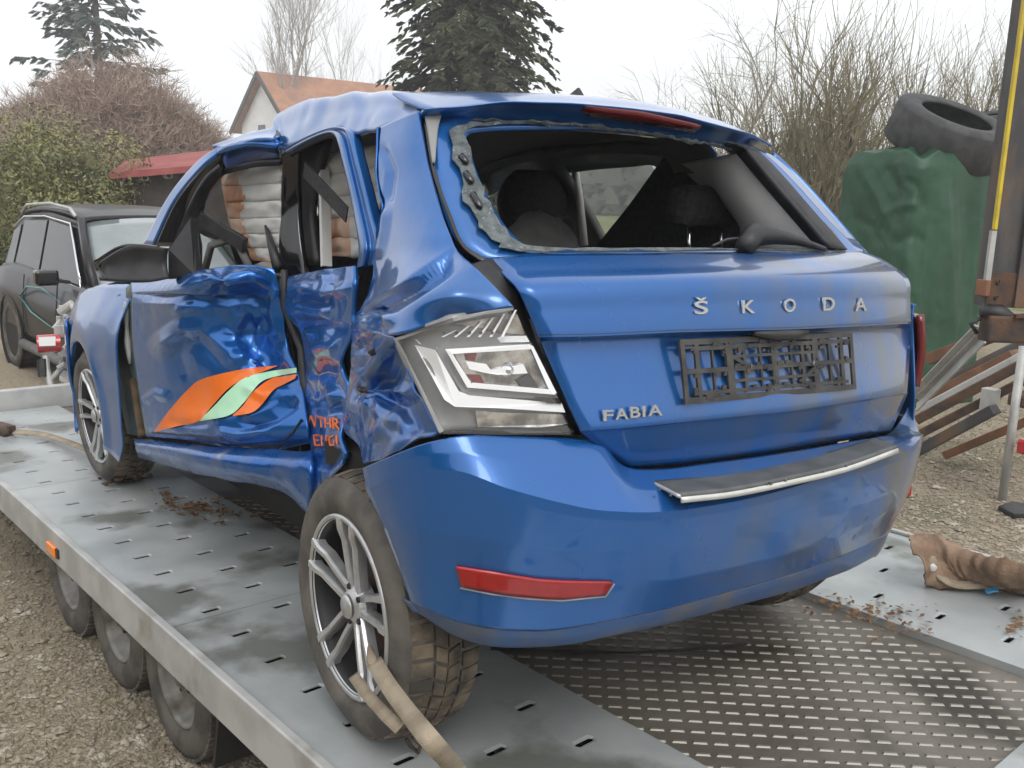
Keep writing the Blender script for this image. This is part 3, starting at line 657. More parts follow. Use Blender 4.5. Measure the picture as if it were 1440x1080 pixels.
gridmesh('bumper_lip', gridm(np.array([R4+V(0, .002, 0), R4*.5+R5*.5+V(0, -.006, 0), R5, R5+V(0, .05, .015)]), 14, 110), M['lip'], bumper, .005)
BGp = np.array([[prj(p) for p in r] for r in BG])
def on_bumper(u, v, lift=.004):
    d = (BGp[..., 0]-u)**2+(BGp[..., 1]-v)**2; d[:, 85:] += 1e6
    idx = np.argsort(d.ravel())[:8]; wts = 1/(d.ravel()[idx]+1)
    dep = ((BG.reshape(-1, 3)[idx]-CP)@CF*wts).sum()/wts.sum(); return PD(u, v, dep-lift)
def strip_on(name, up, lo, mat, lift, n=30, m_=6, solid=.006, parent=None):
    U = cr1(np.array(up, float), n); L = cr1(np.array(lo, float), n)
    g = np.array([[on_bumper(*(U[j]*(1-t)+L[j]*t), lift) for j in range(n)] for t in np.linspace(0, 1, m_)]); return gridmesh(name, g, mat, parent or bumper, solid)
strip_on('reflector', [(641, 797), (680, 803), (730, 811), (780, 817), (862, 819)], [(648, 825), (690, 833), (740, 840), (790, 843), (852, 837)], M['red'], .008)
MB().tube([on_bumper(*p, .006) for p in ((647, 827), (690, 835.5), (740, 842), (790, 845), (852, 839), (864, 821))], .002, 6).build('reflector_trim', M['lampgrey'], bumper, True)
MB().box(V(.838, .235, .385), (.012, .035, .022)).build('reflector', M['red'], bumper, bevel=.006)
# loading-edge tray
zt_ = lambda u, v, l: PD(u, v, l)
tp = [(920, 681), (1000, 673), (1080, 659), (1160, 641), (1228, 620)]; tb_ = [(957, 700), (1030, 692), (1110, 676), (1190, 657), (1262, 631)]
def traypt(u, v, back): return on_rear(u, v, back, .55)
A = cr1(np.array(tp, float), 24); B = cr1(np.array(tb_, float), 24)
tg_ = np.array([[traypt(*(A[j]*(1-t)+B[j]*t), .035*(1-t)-.050*t) for j in range(24)] for t in np.linspace(0, 1, 8)])
gridmesh('loading_tray', tg_, M['traygrey'], bumper, .008)
e1 = np.array([tg_[-1]+V(0, .012, .003), tg_[-1]+V(0, -.003, .001), tg_[-1]+V(0, -.004, -.010)])
gridmesh('tray_edge_trim', e1, M['metaltrim'], bumper, .004)
MB().tube([tg_[i, 0]+V(-.002, 0, .003) for i in range(8)], .004, 6).build('tray_end_trim', M['metaltrim'], bumper, True)
MB().tube([p+V(0, 0, .002) for p in tg_[0]], .002, 6).build('tray_rear_trim', M['metaltrim'], bumper, True)
MB().add([tg_[2, 19]+V(0, -.001, .002), tg_[2, 23]+V(-.01, -.001, .002), tg_[4, 23]+V(-.01, -.001, .002), tg_[4, 19]+V(0, -.001, .002)], [(0, 1, 2, 3)]).build('tray_sticker', M['lampgrey'], bumper)
# ---- number plate holder
pc = [on_rear(955, 479, .028), on_rear(1197, 468, .028), on_rear(1203, 546, .018), on_rear(963, 567, .018)]
pn = np.cross(pc[1]-pc[0], pc[3]-pc[0]); pn /= np.linalg.norm(pn); pn = -pn if pn[1] > 0 else pn
def pp(s, t): return (pc[0]*(1-s)+pc[1]*s)*(1-t)+(pc[3]*(1-s)+pc[2]*s)*t
ph = MB()
def pbar(s0, t0, s1, t1, wd, dp=.006): ph.bar(pp(s0, t0), pp(s1, t1), wd, dp, up=pn)
for s0, t0, s1, t1, wd in ((0, .03, 1, .03, .012), (0, .97, 1, .97, .013), (.01, 0, .01, 1, .012), (.99, 0, .99, 1, .012), (0, .5, 1, .5, .010), (.25, 0, .25, 1, .02), (.5, 0, .5, 1, .02), (.75, 0, .75, 1, .02),
                           (.05, .15, .95, .15, .006), (.05, .86, .95, .86, .008), (.08, .05, .08, .95, .012), (.92, .05, .92, .95, .012), (.33, .15, .33, .9, .009), (.42, .1, .42, .9, .006), (.60, .1, .60, .9, .006), (.67, .15, .67, .9, .010), (.16, .1, .16, .9, .005), (.84, .1, .84, .9, .006),
                           (.25, .3, .75, .3, .006), (.25, .7, .75, .7, .006), (.0, .12, 1, .12, .004), (.22, .2, .36, .5, .008), (.64, .8, .78, .5, .008)): pbar(s0, t0, s1, t1, wd)
for i in range(60):
    s = rnd.uniform(.03, .97); t = rnd.choice([.09, .2, .8, .92, .45, .55])+rnd.uniform(-.03, .03); ph.box(pp(s, t)+pn*.002, (rnd.uniform(.003, .012), .003, rnd.uniform(.002, .005)))
ph.build('number_plate_holder', M['plate'], tailgate)
for s in (.35, .72): MB().lathe([(0, .005), (.004, .004)], 10, 'y', pp(s, .45 if s < .5 else .48)-V(0, .008, 0)).build('holder_screw', M['chrome'], tailgate)
# grip above the plate
MB().tube([on_rear(u, v, .03) for u, v in ((1060, 468), (1090, 471), (1115, 470), (1135, 466))], [.006, .014, .014, .006], 8).build('tailgate_handle', M['black'], tailgate, True)
# ---- lettering
def letter(ch, u, v, hpx, wpx, y0, name='badge_letter', slope=0., caron=False):
    cu = bpy.data.curves.new('t', 'FONT'); cu.body = ch; cu.extrude = .03; cu.offset = .015; cu.size = 1
    o = bpy.data.objects.new('t', cu); COL.objects.link(o); bpy.context.view_layer.update()
    me = bpy.data.meshes.new_from_object(o.evaluated_get(bpy.context.evaluated_depsgraph_get())); bpy.data.objects.remove(o)
    c0 = np.array([vv.co[:] for vv in me.vertices]); mn, mx = c0.min(0), c0.max(0); base = 0.
    hh = .70
    for vv in me.vertices:
        s = (vv.co.x-mn[0])/(mx[0]-mn[0]); t = vv.co.y/hh
        p = on_rear(u+s*wpx, v-t*hpx+slope*s*wpx, y0); p = p+V(0, -.004-(vv.co.z+.03)/.06*.004, 0); vv.co = p
    return link(name, me, M['letter'], tailgate)
for ch, u, v, wd in (('\u0160', 973, 441, 19), ('K', 1040, 440, 18), ('O', 1099, 438, 16), ('D', 1154, 436, 16), ('A', 1199, 437, 16)):
    letter(ch, u, v, 18, wd, .030, slope=-.03)
for ch, u, v, wd in (('F', 845, 591, 14), ('A', 862, 589, 18), ('B', 883, 586.5, 14), ('I', 900, 585, 4), ('A', 908, 584, 20)):
    letter(ch, u, v, 15, wd, .028, slope=-.05)
# ---- rear wiper
wb = [on_win(u, v, -.03) for u, v in ((1047, 348), (1060, 330), (1090, 332), (1120, 338), (1160, 350))]
MB().tube(wb, [.024, .028, .020, .013, .006], 8).build('rear_wiper', M['black'], tailgate, True)
MB().tube([on_win(u, v, -.02) for u, v in ((1002, 346), (1022, 337), (1050, 335))], .004, 6).build('wiper_blade', M['black'], tailgate, True)

# crumbs of window glass lying on the tailgate shelf and the loading tray
gc = MB(); r = random.Random(31)
for i in range(90):
    a_, b_ = r.randrange(0, 8), r.randrange(0, 24); p = tg_[a_, b_]+V(r.uniform(-.02, .02), r.uniform(-.004, .004), .004); s_ = r.uniform(.0012, .003); gc.box(p, (s_, s_, s_))
tag(gc.build('glass_crumbs', M['crumb'], tailgate), kind='stuff')
# ---- left front fender, built round the wheel arch
FC = (3.15, .305)
def fx(y, z): return np.interp(y, [2.4, 2.6, 2.9, 3.3, 3.45, 3.6, 3.75, 3.9], [-.795, -.815, -.85, -.85, -.835, -.80, -.72, -.55])+max(0, z-.72)*.42
angs = np.radians(np.linspace(-12, 200, 26)); rr = [.345, .36, .45, None]
FG = []
for a in angs:
    dy, dz = -math.cos(a), math.sin(a); col = []
    tmax = 9
    for lim, comp, sgn in ((2.60, dy, -1), (3.88, dy, 1)):
        if comp*sgn > 1e-6: tmax = min(tmax, (lim-FC[0])/comp)
    ztop = lambda y: np.interp(y, [2.5, 3.0, 3.5, 3.9], [.925, .90, .83, .72])
    if dz > 0:
        t = .3
        while t < tmax and FC[1]+dz*t < ztop(FC[0]+dy*t): t += .004
        tmax = min(tmax, t)
    else: tmax = min(tmax, (FC[1]-.20)/(-dz+1e-6), .64)
    for r_ in (.338, .35, .42, .5, 1):
        t = r_ if r_ < .45 else (.42+(tmax-.42)*(.5 if r_ == .5 else 1)); y = FC[0]+dy*t; z = FC[1]+dz*t
        col.append(V(fx(y, z)+(.012 if r_ == .338 else -.008 if r_ == .35 else 0), y, z))
    FG.append(col)
gridmesh('front_fender', gridm(np.swapaxes(np.array(FG), 0, 1), 26, 70), [M['paint'], M['black']], CAR, .004, flip=True)
BO = np.array([[V(x*s_, y, z-.05*(x*s_)**2) for x in np.linspace(-1, 1, 7)] for y, z, s_ in ((2.42, .97, .72), (2.8, .955, .74), (3.3, .90, .73), (3.6, .83, .68), (3.82, .72, .58))])
gridmesh('bonnet', gridm(BO, 24, 24), M['paint'], CAR, .01, flip=True)
FB = np.array([[V(.86*math.sin(t)*(.97 if z < .4 else 1), 3.30+.66*math.cos(t)**.6*(1 if z > .3 else .97), z) for t in np.radians(np.linspace(-88, 88, 13))] for z in (.72, .6, .45, .3, .22)])
gridmesh('front_bumper', gridm(FB, 14, 40), M['paint'], CAR, .01)
# ---- wheels
def wheel_geo(name, R, RR_, parent_mat):
    root_name = name
    t = MB(); wdt = .20
    prof = [(0.012, RR_), (.0, RR_+.012), (-.004, RR_+.03), (-.006, RR_+.055), (.002, R-.030), (.016, R-.012), (.035, R-.006), (wdt-.035, R-.006), (wdt-.016, R-.012), (wdt, R-.03), (wdt, RR_+.01), (wdt-.01, RR_)]
    t.lathe(prof, 64, closed=False); tr = MB()
    n = 46                                        # tread blocks, two shoulders and a directional centre
    for i in range(n):
        a = 2*math.pi*i/n
        for (x0, x1, sk) in ((.016, .062, .0), (.070, .098, .35), (.102, .130, -.35), (.138, .184, .0)):
            a0 = a+sk*.10; da = 2*math.pi/n*.38; r0, r1 = R-.012, R+.0015
            if x0 < .03: q0 = R-.004
            vs = []
            for xx, ss in ((x0, 0), (x1, sk*.12)):
                for aa in (-da, da):
                    for r_ in (r0, r1 if not ((xx == .016) or (xx == .184)) else R-.008): vs.append((xx, r_*math.cos(a0+aa+ss), r_*math.sin(a0+aa+ss)))
            tr.add(vs, [(0, 2, 3, 1), (4, 5, 7, 6), (0, 1, 5, 4), (2, 6, 7, 3), (1, 3, 7, 5)])
    return t, tr
def rim_geo(RR_):
    base = MB(); base.lathe([(.012, RR_), (.004, RR_-.004), (.004, RR_-.010), (.03, RR_-.016), (.08, RR_-.03), (.15, RR_-.035)], 64)
    base.lathe([(.075, RR_-.02), (.085, .09), (.085, .0)], 48)
    lip = MB(); lip.lathe([(.010, RR_+.003), (.001, RR_+.002), (.0, RR_-.008), (.010, RR_-.012)], 64)
    sp = MB()
    for k in range(5):
        a = 2*math.pi*k/5+1.64
        for s_ in (-1, 1):
            pts = []
            for q in np.linspace(0, 1, 7):
                r_ = .038+(RR_-.044)*q; off = s_*(.017+.019*q)
                pts.append((.012+.018*(1-q)**1.5-(.008 if q > .8 else 0), r_*math.cos(a)-off*math.sin(a), r_*math.sin(a)+off*math.cos(a)))
            sp.sweep(pts, [.020, .017, .016, .016, .017, .018, .024], .022, (1, 0, 0))
        aa = a; 
    sp.lathe([(.06, .052), (.034, .050), (.020, .042), (.012, .03), (.010, .0)], 32)
    cap = MB(); cap.lathe([(.006, .029), (.001, .026), (.0, .0)], 24)
    cap2 = MB()
    for k in range(5):
        a = 2*math.pi*k/5; cap2.lathe([(.008, .008), (.004, .007), (.004, 0)], 8, c=(.012, .046*math.cos(a), .046*math.sin(a)))
    return base, lip, sp, cap, cap2
def wheel(c, R, RR_, Mrot, sgn=1):
    root = empty('wheel'); root.parent = CAR
    root.location = c; root.rotation_euler = Mrot
    t, tr = wheel_geo('wheel', R, RR_, None)
    ty = t.build('tyre', M['tyre'], root, True); trd = tr.build('tread', M['tread'], root)
    base, lip, sp, cap, cap2 = rim_geo(RR_)
    base.build('rim', M['rimblack'], root, True); lip.build('rim_lip', M['silver'], root, True); sp.build('spokes', M['silver'], root, False); cap.build('hub_cap', M['silver'], root, True); cap2.build('wheel_bolts', M['rimblack'], root)
    return root
w0 = wheel((-.765, .632, .250), .319, .220, (0, 0, math.radians(-1)))
for o_, R_ in (((-.815, 3.15, .308), .302),):
    w1 = wheel(o_, R_, .212, (.9, math.radians(-3), math.radians(4)))
for c_ in ((.815, 3.15, .308), (.80, .66, .236)):
    w2 = copy_tree(w1, CAR); w2.location = c_; w2.rotation_euler = (.2, 0, math.pi)
MB().lathe([(0, .12), (.012, .12), (.012, .03)], 32, 'x', (-.70, .632, .25)).build('brake_disc', M['rust'], CAR)
md = MB()                                            # clods of mud under the front tyre
for i in range(26): a = rnd.uniform(-.5, .9); md.lathe([(-.008, .0), (-.004, .012), (.004, .01), (.008, 0)], 6, 'z', (-.80+rnd.uniform(0, .18), 3.15-.302*math.sin(a)-.005, .308-.305*math.cos(a)))
md.build('caked_mud', M['mud'], CAR)
# ---- left door mirror (black, glass gone)
mo = np.array([[(142, 368), (176, 348), (205, 345), (236, 349)], [(150, 393), (180, 397), (210, 397), (238, 392)]], float)
A = cr1(mo[0], 14); B = cr1(mo[1], 14); g = []
for t in np.linspace(0, 1, 9):
    r_ = []
    for j in range(14):
        p = A[j]*(1-t)+B[j]*t; r_.append(PX(p[0], p[1], -.98+.16*j/13)); r_[-1] = r_[-1]+V(0, .03*math.sin(t*math.pi), 0)
    g.append(r_)
g = np.array(g)
ce = g.mean((0, 1))
shell = gridmesh('door_mirror', np.concatenate([g[:1]+V(0, .12, -.03), g[:1]+V(0, .02, .0), g, g[-1:]+V(0, .02, 0), g[-1:]+V(0, .12, .03)]), M['black'], CAR, .008)
gridmesh('mirror_back', g+V(0, .11, 0), M['black_gloss'], shell, .01)
mm_ = MB()
mm_.lathe([(-.02, .03), (.0, .04), (.012, .03), (.02, .012), (.022, 0)], 14, 'y', PX(186, 372, -.90)+V(0, .07, 0))
mm_.build('mirror_mount', M['black'], shell, True)
tri = [PX(236, 350, -.80), PX(268, 305, -.70), PX(275, 345, -.70), PX(275, 387, -.73), PX(236, 393, -.80)]
MB().prism(tri, (.03, .02, 0)).build('mirror_base', M['black'], CAR, bevel=.004)
# ---- right side of the body, seen through the cabin
def rx(z): return .865-.10*max(0, (z-.75)/.33)-.30*max(0, z-1.05)**1.05*1.5
def rgrid(name, rows_yz, mat, nu=10, nv=16, solid=.03):
    C_ = np.array([[V(rx(z), y, z) for y, z in r] for r in rows_yz]); o = gridmesh(name, gridm(C_, nu, nv), mat, CAR, solid)
    if isinstance(mat, list): o.modifiers['solid'].material_offset_rim = 1
    return o
dk = [M['paint'], M['trim_dark']]
rgrid('right_body_side', [[(.42, 1.06), (.9, 1.02), (1.5, 1.0), (2.1, .98), (2.5, .95)], [(.35, .85), (.9, .85), (1.5, .85), (2.1, .85), (2.52, .85)], [(.35, .62), (.9, .64), (1.5, .5), (2.1, .5), (2.52, .6)], [(.36, .58), (1.02, .30), (1.5, .27), (2.1, .27), (2.52, .30)]], dk, 14, 30)
rgrid('right_fender', [[(2.52, .945), (3.0, .91), (3.6, .82)], [(2.52, .85), (3.0, .80), (3.7, .72)], [(2.52, .62), (3.1, .655), (3.7, .60)]], M['paint'])
rgrid('right_roof_pillar', [[(.60, 1.34), (.75, 1.37), (.95, 1.40)], [(.55, 1.26), (.66, 1.30), (.86, 1.33)], [(.50, 1.16), (.62, 1.18), (.85, 1.2)], [(.45, 1.07), (.60, 1.06), (1.0, 1.03)]], dk, 12, 14)
rgrid('right_centre_pillar', [[(1.50, 1.44), (1.60, 1.44)], [(1.46, 1.22), (1.60, 1.22)], [(1.44, 1.0), (1.60, 1.0)]], dk, 10, 5)
rgrid('right_front_pillar', [[(1.98, 1.40), (2.1, 1.39)], [(2.18, 1.22), (2.32, 1.20)], [(2.36, 1.0), (2.5, .97)]], dk, 10, 5)
rgrid('right_roof_rail', [[(.8, 1.41), (1.2, 1.43), (1.7, 1.43), (2.1, 1.39)], [(.9, 1.38), (1.2, 1.41), (1.7, 1.405), (2.1, 1.37)]], dk, 6, 20)
gp = rgrid('right_door_glass', [[(.94, 1.40), (1.48, 1.41)], [(1.0, 1.03), (1.46, 1.01)]], M['glass'], 6, 6, .004); 
rgrid('right_door_glass', [[(1.60, 1.41), (2.0, 1.39)], [(1.60, 1.0), (2.36, .99)]], M['glass'], 6, 6, .004)
# right C pillar outside the window, with its pale inner trim
rp = np.array([[on_win(u, v, dy) for u, v in r] for r, dy in (([(1088, 214), (1120, 243), (1165, 292), (1216, 352)], .0), ([(1092, 216), (1126, 248), (1170, 297), (1221, 356)], .03), ([(1096, 222), (1130, 254), (1173, 302), (1224, 360)], .10))])
gridmesh('right_tailgate_pillar', gridm(rp, 8, 20), M['paint'], CAR, .02)
ct = np.array([[PY(u, v, y) for u, v, y in r] for r in ([(1040, 214, .50), (1075, 250, .42), (1118, 298, .33), (1166, 352, .24)], [(1000, 222, .62), (1020, 262, .58), (1050, 310, .52), (1075, 352, .48)], [(960, 228, .85), (985, 262, .85), (1030, 300, .8), (1050, 352, .75)])])
gridmesh('pillar_trim', gridm(ct, 14, 20), M['trim'], CAR, .01)
# ---- cabin
pcv = np.array([[PX(u, v, .56) for u, v in r] for r in ([(935, 222), (985, 222), (1040, 225)], [(890, 285), (960, 290), (1040, 290)], [(846, 340), (930, 350), (1040, 352)], [(800, 400), (930, 400), (1040, 400)])])
gridmesh('rear_side_trim', gridm(pcv, 12, 12), M['cloth'], CAR, .01)
rq = np.array([[V(.80, .17, .93), V(.84, .30, .95), V(.80, .45, 1.03)], [V(.79, .17, .90), V(.85, .30, .90), V(.86, .45, .9)], [V(.76, .13, .70), V(.85, .28, .70), V(.865, .45, .7)], [V(.78, .14, .60), V(.85, .3, .6), V(.865, .45, .58)]])
gridmesh('right_quarter_panel', gridm(rq, 16, 12)+V(-.012, .02, 0), M['paint'], CAR, .004)
fl = MB(); fl.box((0.06, 1.85, .22), (.56, .95, .03)); fl.box((0, 2.85, .55), (.62, .02, .35)); fl.box((0, .50, .50), (.56, .40, .02)); fl.box((.66, .55, .68), (.03, .2, .20)); fl.box((-.56, .42, .68), (.02, .26, .20))
fl.build('floor_pan', M['dark'], CAR)
ub = MB(); ub.box((0.05, 2.0, .15), (.5, 1.0, .04)); ub.box((0, .62, .40), (.52, .34, .04)); ub.tube([(-.5, .66, .22), (.6, .66, .22)], .035, 8); ub.tube([(.35, .25, .30), (.35, .6, .30)], .05, 10)
ub.build('underbody', M['dark'], CAR)
wl = MB(); wl.box((-.56, .66, .55), (.10, .30, .03)); wl.box((-.50, .66, .45), (.02, .34, .22)); wl.box((-.60, .36, .60), (.06, .02, .12)); wl.build('wheel_arch_liner', M['dark'], CAR)
def seat(x, y, s=1.0, rec=.28, head=True, wd=.25):
    root = empty('front_seat'); root.parent = CAR; root.location = (x, y, 0)
    b = MB(); n = 10; back = []
    for t in np.linspace(0, 1, 9):
        z = .45+t*.72; yy = -.30-rec*t*.6; hw = wd*(1 - .10*t-.18*max(0, t-.7)/.3); r_ = []
        for a in np.linspace(0, 2*math.pi, 20, endpoint=False):
            ca, sa = math.cos(a), math.sin(a); r_.append((math.copysign(abs(ca)**.55, ca)*hw, yy+math.copysign(abs(sa)**.7, sa)*.075, z))
        back.append(r_)
    B_ = np.array(back); gridmesh('backrest', np.concatenate([B_, [B_[-1]*V(.6, 1, 1)+V(0, 0, .02)], [B_[-1]*V(0, 0, 1)+V(0, B_[-1][:, 1].mean(), .022)]]), M['cloth'], root, 0, closed=True)
    b.box((0, -.02, .38), (wd, .28, .09)); b.build('cushion', M['cloth'], root, bevel=.05)
    if head:
        h = []
        for t in np.linspace(0, 1, 8):
            z = 1.15+t*.20; q = math.sin(math.pi*(.12+.8*t))**.4; r_ = []
            for a in np.linspace(0, 2*math.pi, 18, endpoint=False):
                ca, sa = math.cos(a), math.sin(a); r_.append((math.copysign(abs(ca)**.6, ca)*.15*q*(1.1-.2*t), -.30-rec*.66+math.copysign(abs(sa)**.7, sa)*.05*q, z))
            h.append(r_)
        H_ = np.array(h); gridmesh('headrest', np.concatenate([[H_[0]*V(0, 0, 1)+V(0, H_[0][:, 1].mean(), 0)], H_, [H_[-1]*V(0, 0, 1)+V(0, H_[-1][:, 1].mean(), 0)]]), M['cloth'], root, 0, closed=True)
    return root
seat(.44, 2.02); seat(-.22, 2.05, rec=.2)
rb = MB(); rb.box((.06, 1.12, .42), (.52, .24, .10)); rb.build('rear_bench_cushion', M['cloth'], CAR, bevel=.05)
bb = MB(); bb.box((.30, .80, .74), (.30, .07, .27), Matrix.Rotation(.25, 3, 'X')); bb.build('rear_backrest', M['cloth'], CAR, bevel=.04)
bb = MB(); bb.box((-.25, .86, .66), (.24, .07, .24), Matrix.Rotation(.5, 3, 'X')); bb.build('rear_backrest', M['cloth'], CAR, bevel=.04)
hr = MB(); c_ = PY(990, 290, .70); hr.box(c_, (.125, .05, .06), Matrix.Rotation(.2, 3, 'X')); h_ = hr.build('rear_headrest', M['cloth'], CAR, bevel=.035)
for dx in (-.06, .075): MB().tube([c_+V(dx, 0, -.04), c_+V(dx*1.05, -.01, -.18)], .006, 8).build('headrest_post', M['chrome'], h_, True)
gb = np.array([[PY(u, v, y) for u, v, y in r] for r in ([(715, 322, 1.0), (745, 300, 1.05), (775, 305, 1.05), (800, 325, 1.0)], [(720, 345, .95), (750, 330, .96), (780, 333, .96), (812, 352, .95)], [(720, 385, .95), (750, 375, .93), (780, 375, .93), (820, 390, .95)])])
gridmesh('crumpled_cover', crumple(gridm(gb, 22, 22), .012, 14, 8), M['trim_dark'], CAR, .01)
MB().tube([PX(u, v, .60) for u, v in ((808, 236), (815, 280), (822, 345))], .016, 6).build('belt_guide', M['trim'], CAR, True)
# dashboard, steering wheel, windscreen
db = MB(); db.box((.03, 2.44, .88), (.62, .20, .09)); db.box((.03, 2.5, .70), (.60, .15, .15)); db.build('dashboard', M['black'], CAR, bevel=.05)
MB().lathe([(-.012, .17), (0, .185), (.012, .17), (0, .16)], 28, 'y', (-.34, 2.14, .86), closed=True).build('steering_wheel', M['black'], CAR, True)
wsg = np.array([[V(-.52, 1.95, 1.40), V(0, 2.0, 1.42), V(.54, 1.98, 1.385)], [V(-.60, 2.25, 1.2), V(0, 2.32, 1.2), V(.60, 2.25, 1.2)], [V(-.68, 2.5, .97), V(0, 2.66, .965), V(.68, 2.5, .97)]])
gridmesh('windscreen', gridm(wsg, 10, 14), M['glass'], CAR, .004)
# door inner trims and struts seen through the side openings
MB().tube([PX(u, v, x) for u, v, x in ((268, 310, -.64), (292, 325, -.60), (330, 335, -.55), (345, 372, -.52))], [.02, .022, .025, .03], 8).build('dash_side_trim', M['black'], CAR, True)
MB().bar(PX(270, 300, -.64), PX(345, 345, -.55), .02, .05).build('mirror_strut', M['black'], CAR, bevel=.004)
MB().tube([PX(u, v, x) for u, v, x in ((286, 388, -.62), (297, 345, -.60), (330, 335, -.56), (352, 378, -.54))], .014, 8).build('door_pull', M['trim_dark'], CAR, True)
bpz = side([[(397, 210, -.52), (408, 205, -.50), (424, 200, -.47)], [(396, 290, -.51), (406, 290, -.49), (420, 290, -.47)], [(394, 372, -.52), (410, 372, -.50), (428, 372, -.48)], [(401, 440, -.50), (415, 440, -.49), (432, 440, -.48)], [(412, 500, -.48), (425, 500, -.475), (440, 500, -.47)], [(418, 580, -.49), (430, 580, -.48), (448, 580, -.47)], [(425, 650, -.52), (440, 650, -.5), (455, 650, -.49)]])
gridmesh('centre_pillar', crumple(gridm(bpz, 50, 8), .006, 6, 77), M['black_gloss'], CAR, .02)
bsd = side([[(415, 205, -.45), (460, 195, -.45)], [(412, 290, -.45), (438, 290, -.44)], [(408, 372, -.46), (446, 372, -.45)]])
gridmesh('pillar_cover', gridm(bsd, 16, 6), M['black'], CAR, .02)
MB().bar(PX(428, 238, -.50), PX(488, 302, -.53), .045, .004, up=(-1, 0, 0)).build('seat_belt', M['cloth'], CAR)
MB().bar(PX(455, 225, -.42), PX(459, 375, -.46), .018, .03, up=(-1, 0, 0)).build('window_channel', M['trim'], CAR)
MB().tube([PX(u, v, x) for u, v, x in ((374, 318, -.50), (382, 345, -.52), (392, 378, -.53))], [.006, .014, .02], 8).build('broken_latch', M['black'], CAR, True)
MB().tube([PX(u, v, x) for u, v, x in ((400, 380, -.56), (399, 430, -.555), (412, 462, -.545), (424, 490, -.54), (428, 540, -.55), (436, 572, -.555))], [.012, .012, .012, .014, .014, .006], 8).build('door_gap_seal', M['seal'], CAR, True)
# ---- curtain airbag hanging inside the left openings: each billow is a cell
tops = [(318, 236), (332, 233), (350, 230), (372, 228), (394, 226)]
ab_rows = []
ab = [[(310, 240), (395, 226)], [(312, 262), (395, 258)], [(316, 285), (395, 282)], [(321, 308), (395, 306)], [(327, 330), (395, 328)], [(338, 350), (394, 348)], [(352, 366), (392, 370)]]
root_bag = MB()
for i in range(len(ab)-1):
    A0, A1 = np.array(ab[i], float), np.array(ab[i+1], float); g = []
    for t in np.linspace(0, 1, 8):
        L_ = A0*(1-t)+A1*t; r_ = []
        for s in np.linspace(0, 1, 22):
            p = L_[0]*(1-s)+L_[1]*s; r_.append(PX(p[0], p[1], -.505-.005*math.sin(t*math.pi)*(1 if s > .05 else .4)+.012*s-.010*noise.noise(Vector((s*4, t*2, i)))))
        g.append(r_)
    g = np.array(g); o = gridmesh('airbag_cell', g, [M['bag'], M['bagstain']], CAR, .004)
    mi = []
    for a in range(7):
        for b in range(21):
            e = b/20 < .30+.12*noise.noise(Vector((a*.3+i*2, 1.3, i))) if i < 5 else True
            if i == 5: e = (b/20 < .35 or a > 4)
            mi.append(1 if e else 0)
    o.modifiers['solid'].material_offset = 0; o.data.polygons.foreach_set('material_index', mi)
ab2 = [[(436, 222), (530, 205)], [(440, 250), (533, 235)], [(445, 280), (536, 268)], [(450, 308), (532, 302)], [(455, 335), (530, 335)], [(460, 360), (528, 362)]]
for i in range(5):
    A0, A1 = np.array(ab2[i], float), np.array(ab2[i+1], float); g = []
    for t in np.linspace(0, 1, 8):
        L_ = A0*(1-t)+A1*t; g.append([PX(*(L_[0]*(1-s)+L_[1]*s), -.40-.01*math.sin(t*math.pi)-.014*noise.noise(Vector((s*5, t*2, i+20)))) for s in np.linspace(0, 1, 22)])
    o = gridmesh('airbag_cell', crumple(np.array(g), .005, 9, i), [M['bag'], M['bagstain']], CAR, .004); o.modifiers['solid'].material_offset = 0
    o.data.polygons.foreach_set('material_index', [1 if (i >= 3 and b < 11) else 0 for a in range(7) for b in range(21)])
# ================================================================== the trailer
OUTC = None
YT = math.radians(-6.3); DT = V(math.sin(YT), math.cos(YT), 0); NT = V(math.cos(YT), -math.sin(YT), 0)
TRL = empty('car_trailer'); 
def tp3(xt, yt, dz=0.): p = NT*xt+DT*yt; p[2] = -.096+.0333*p[1]+dz; return p
TM = Matrix(((NT[0], DT[0], 0, 0), (NT[1], DT[1], 0, 0), (.0333*NT[1], .0333*DT[1], 1, -.096), (0, 0, 0, 1)))
Xv = Vector(tp3(1, 0)-tp3(0, 0)).normalized(); Yv = Vector(tp3(0, 1)-tp3(0, 0)).normalized(); Zv = Xv.cross(Yv); Yv = Zv.cross(Xv)
TM = Matrix(((Xv[0], Yv[0], Zv[0], 0), (Xv[1], Yv[1], Zv[1], 0), (Xv[2], Yv[2], Zv[2], -.096), (0, 0, 0, 1)))
TRL.matrix_world = T @ TM                       # from here on: xt across, yt along, z above the deck
tag(TRL, 'galvanised three-axle car trailer with slotted deck under the wrecked car', 'trailer')
Y0, Y1 = -.352, 5.0
XL0, XL1, XR0, XR1 = -.79, -.12, .978, 1.79
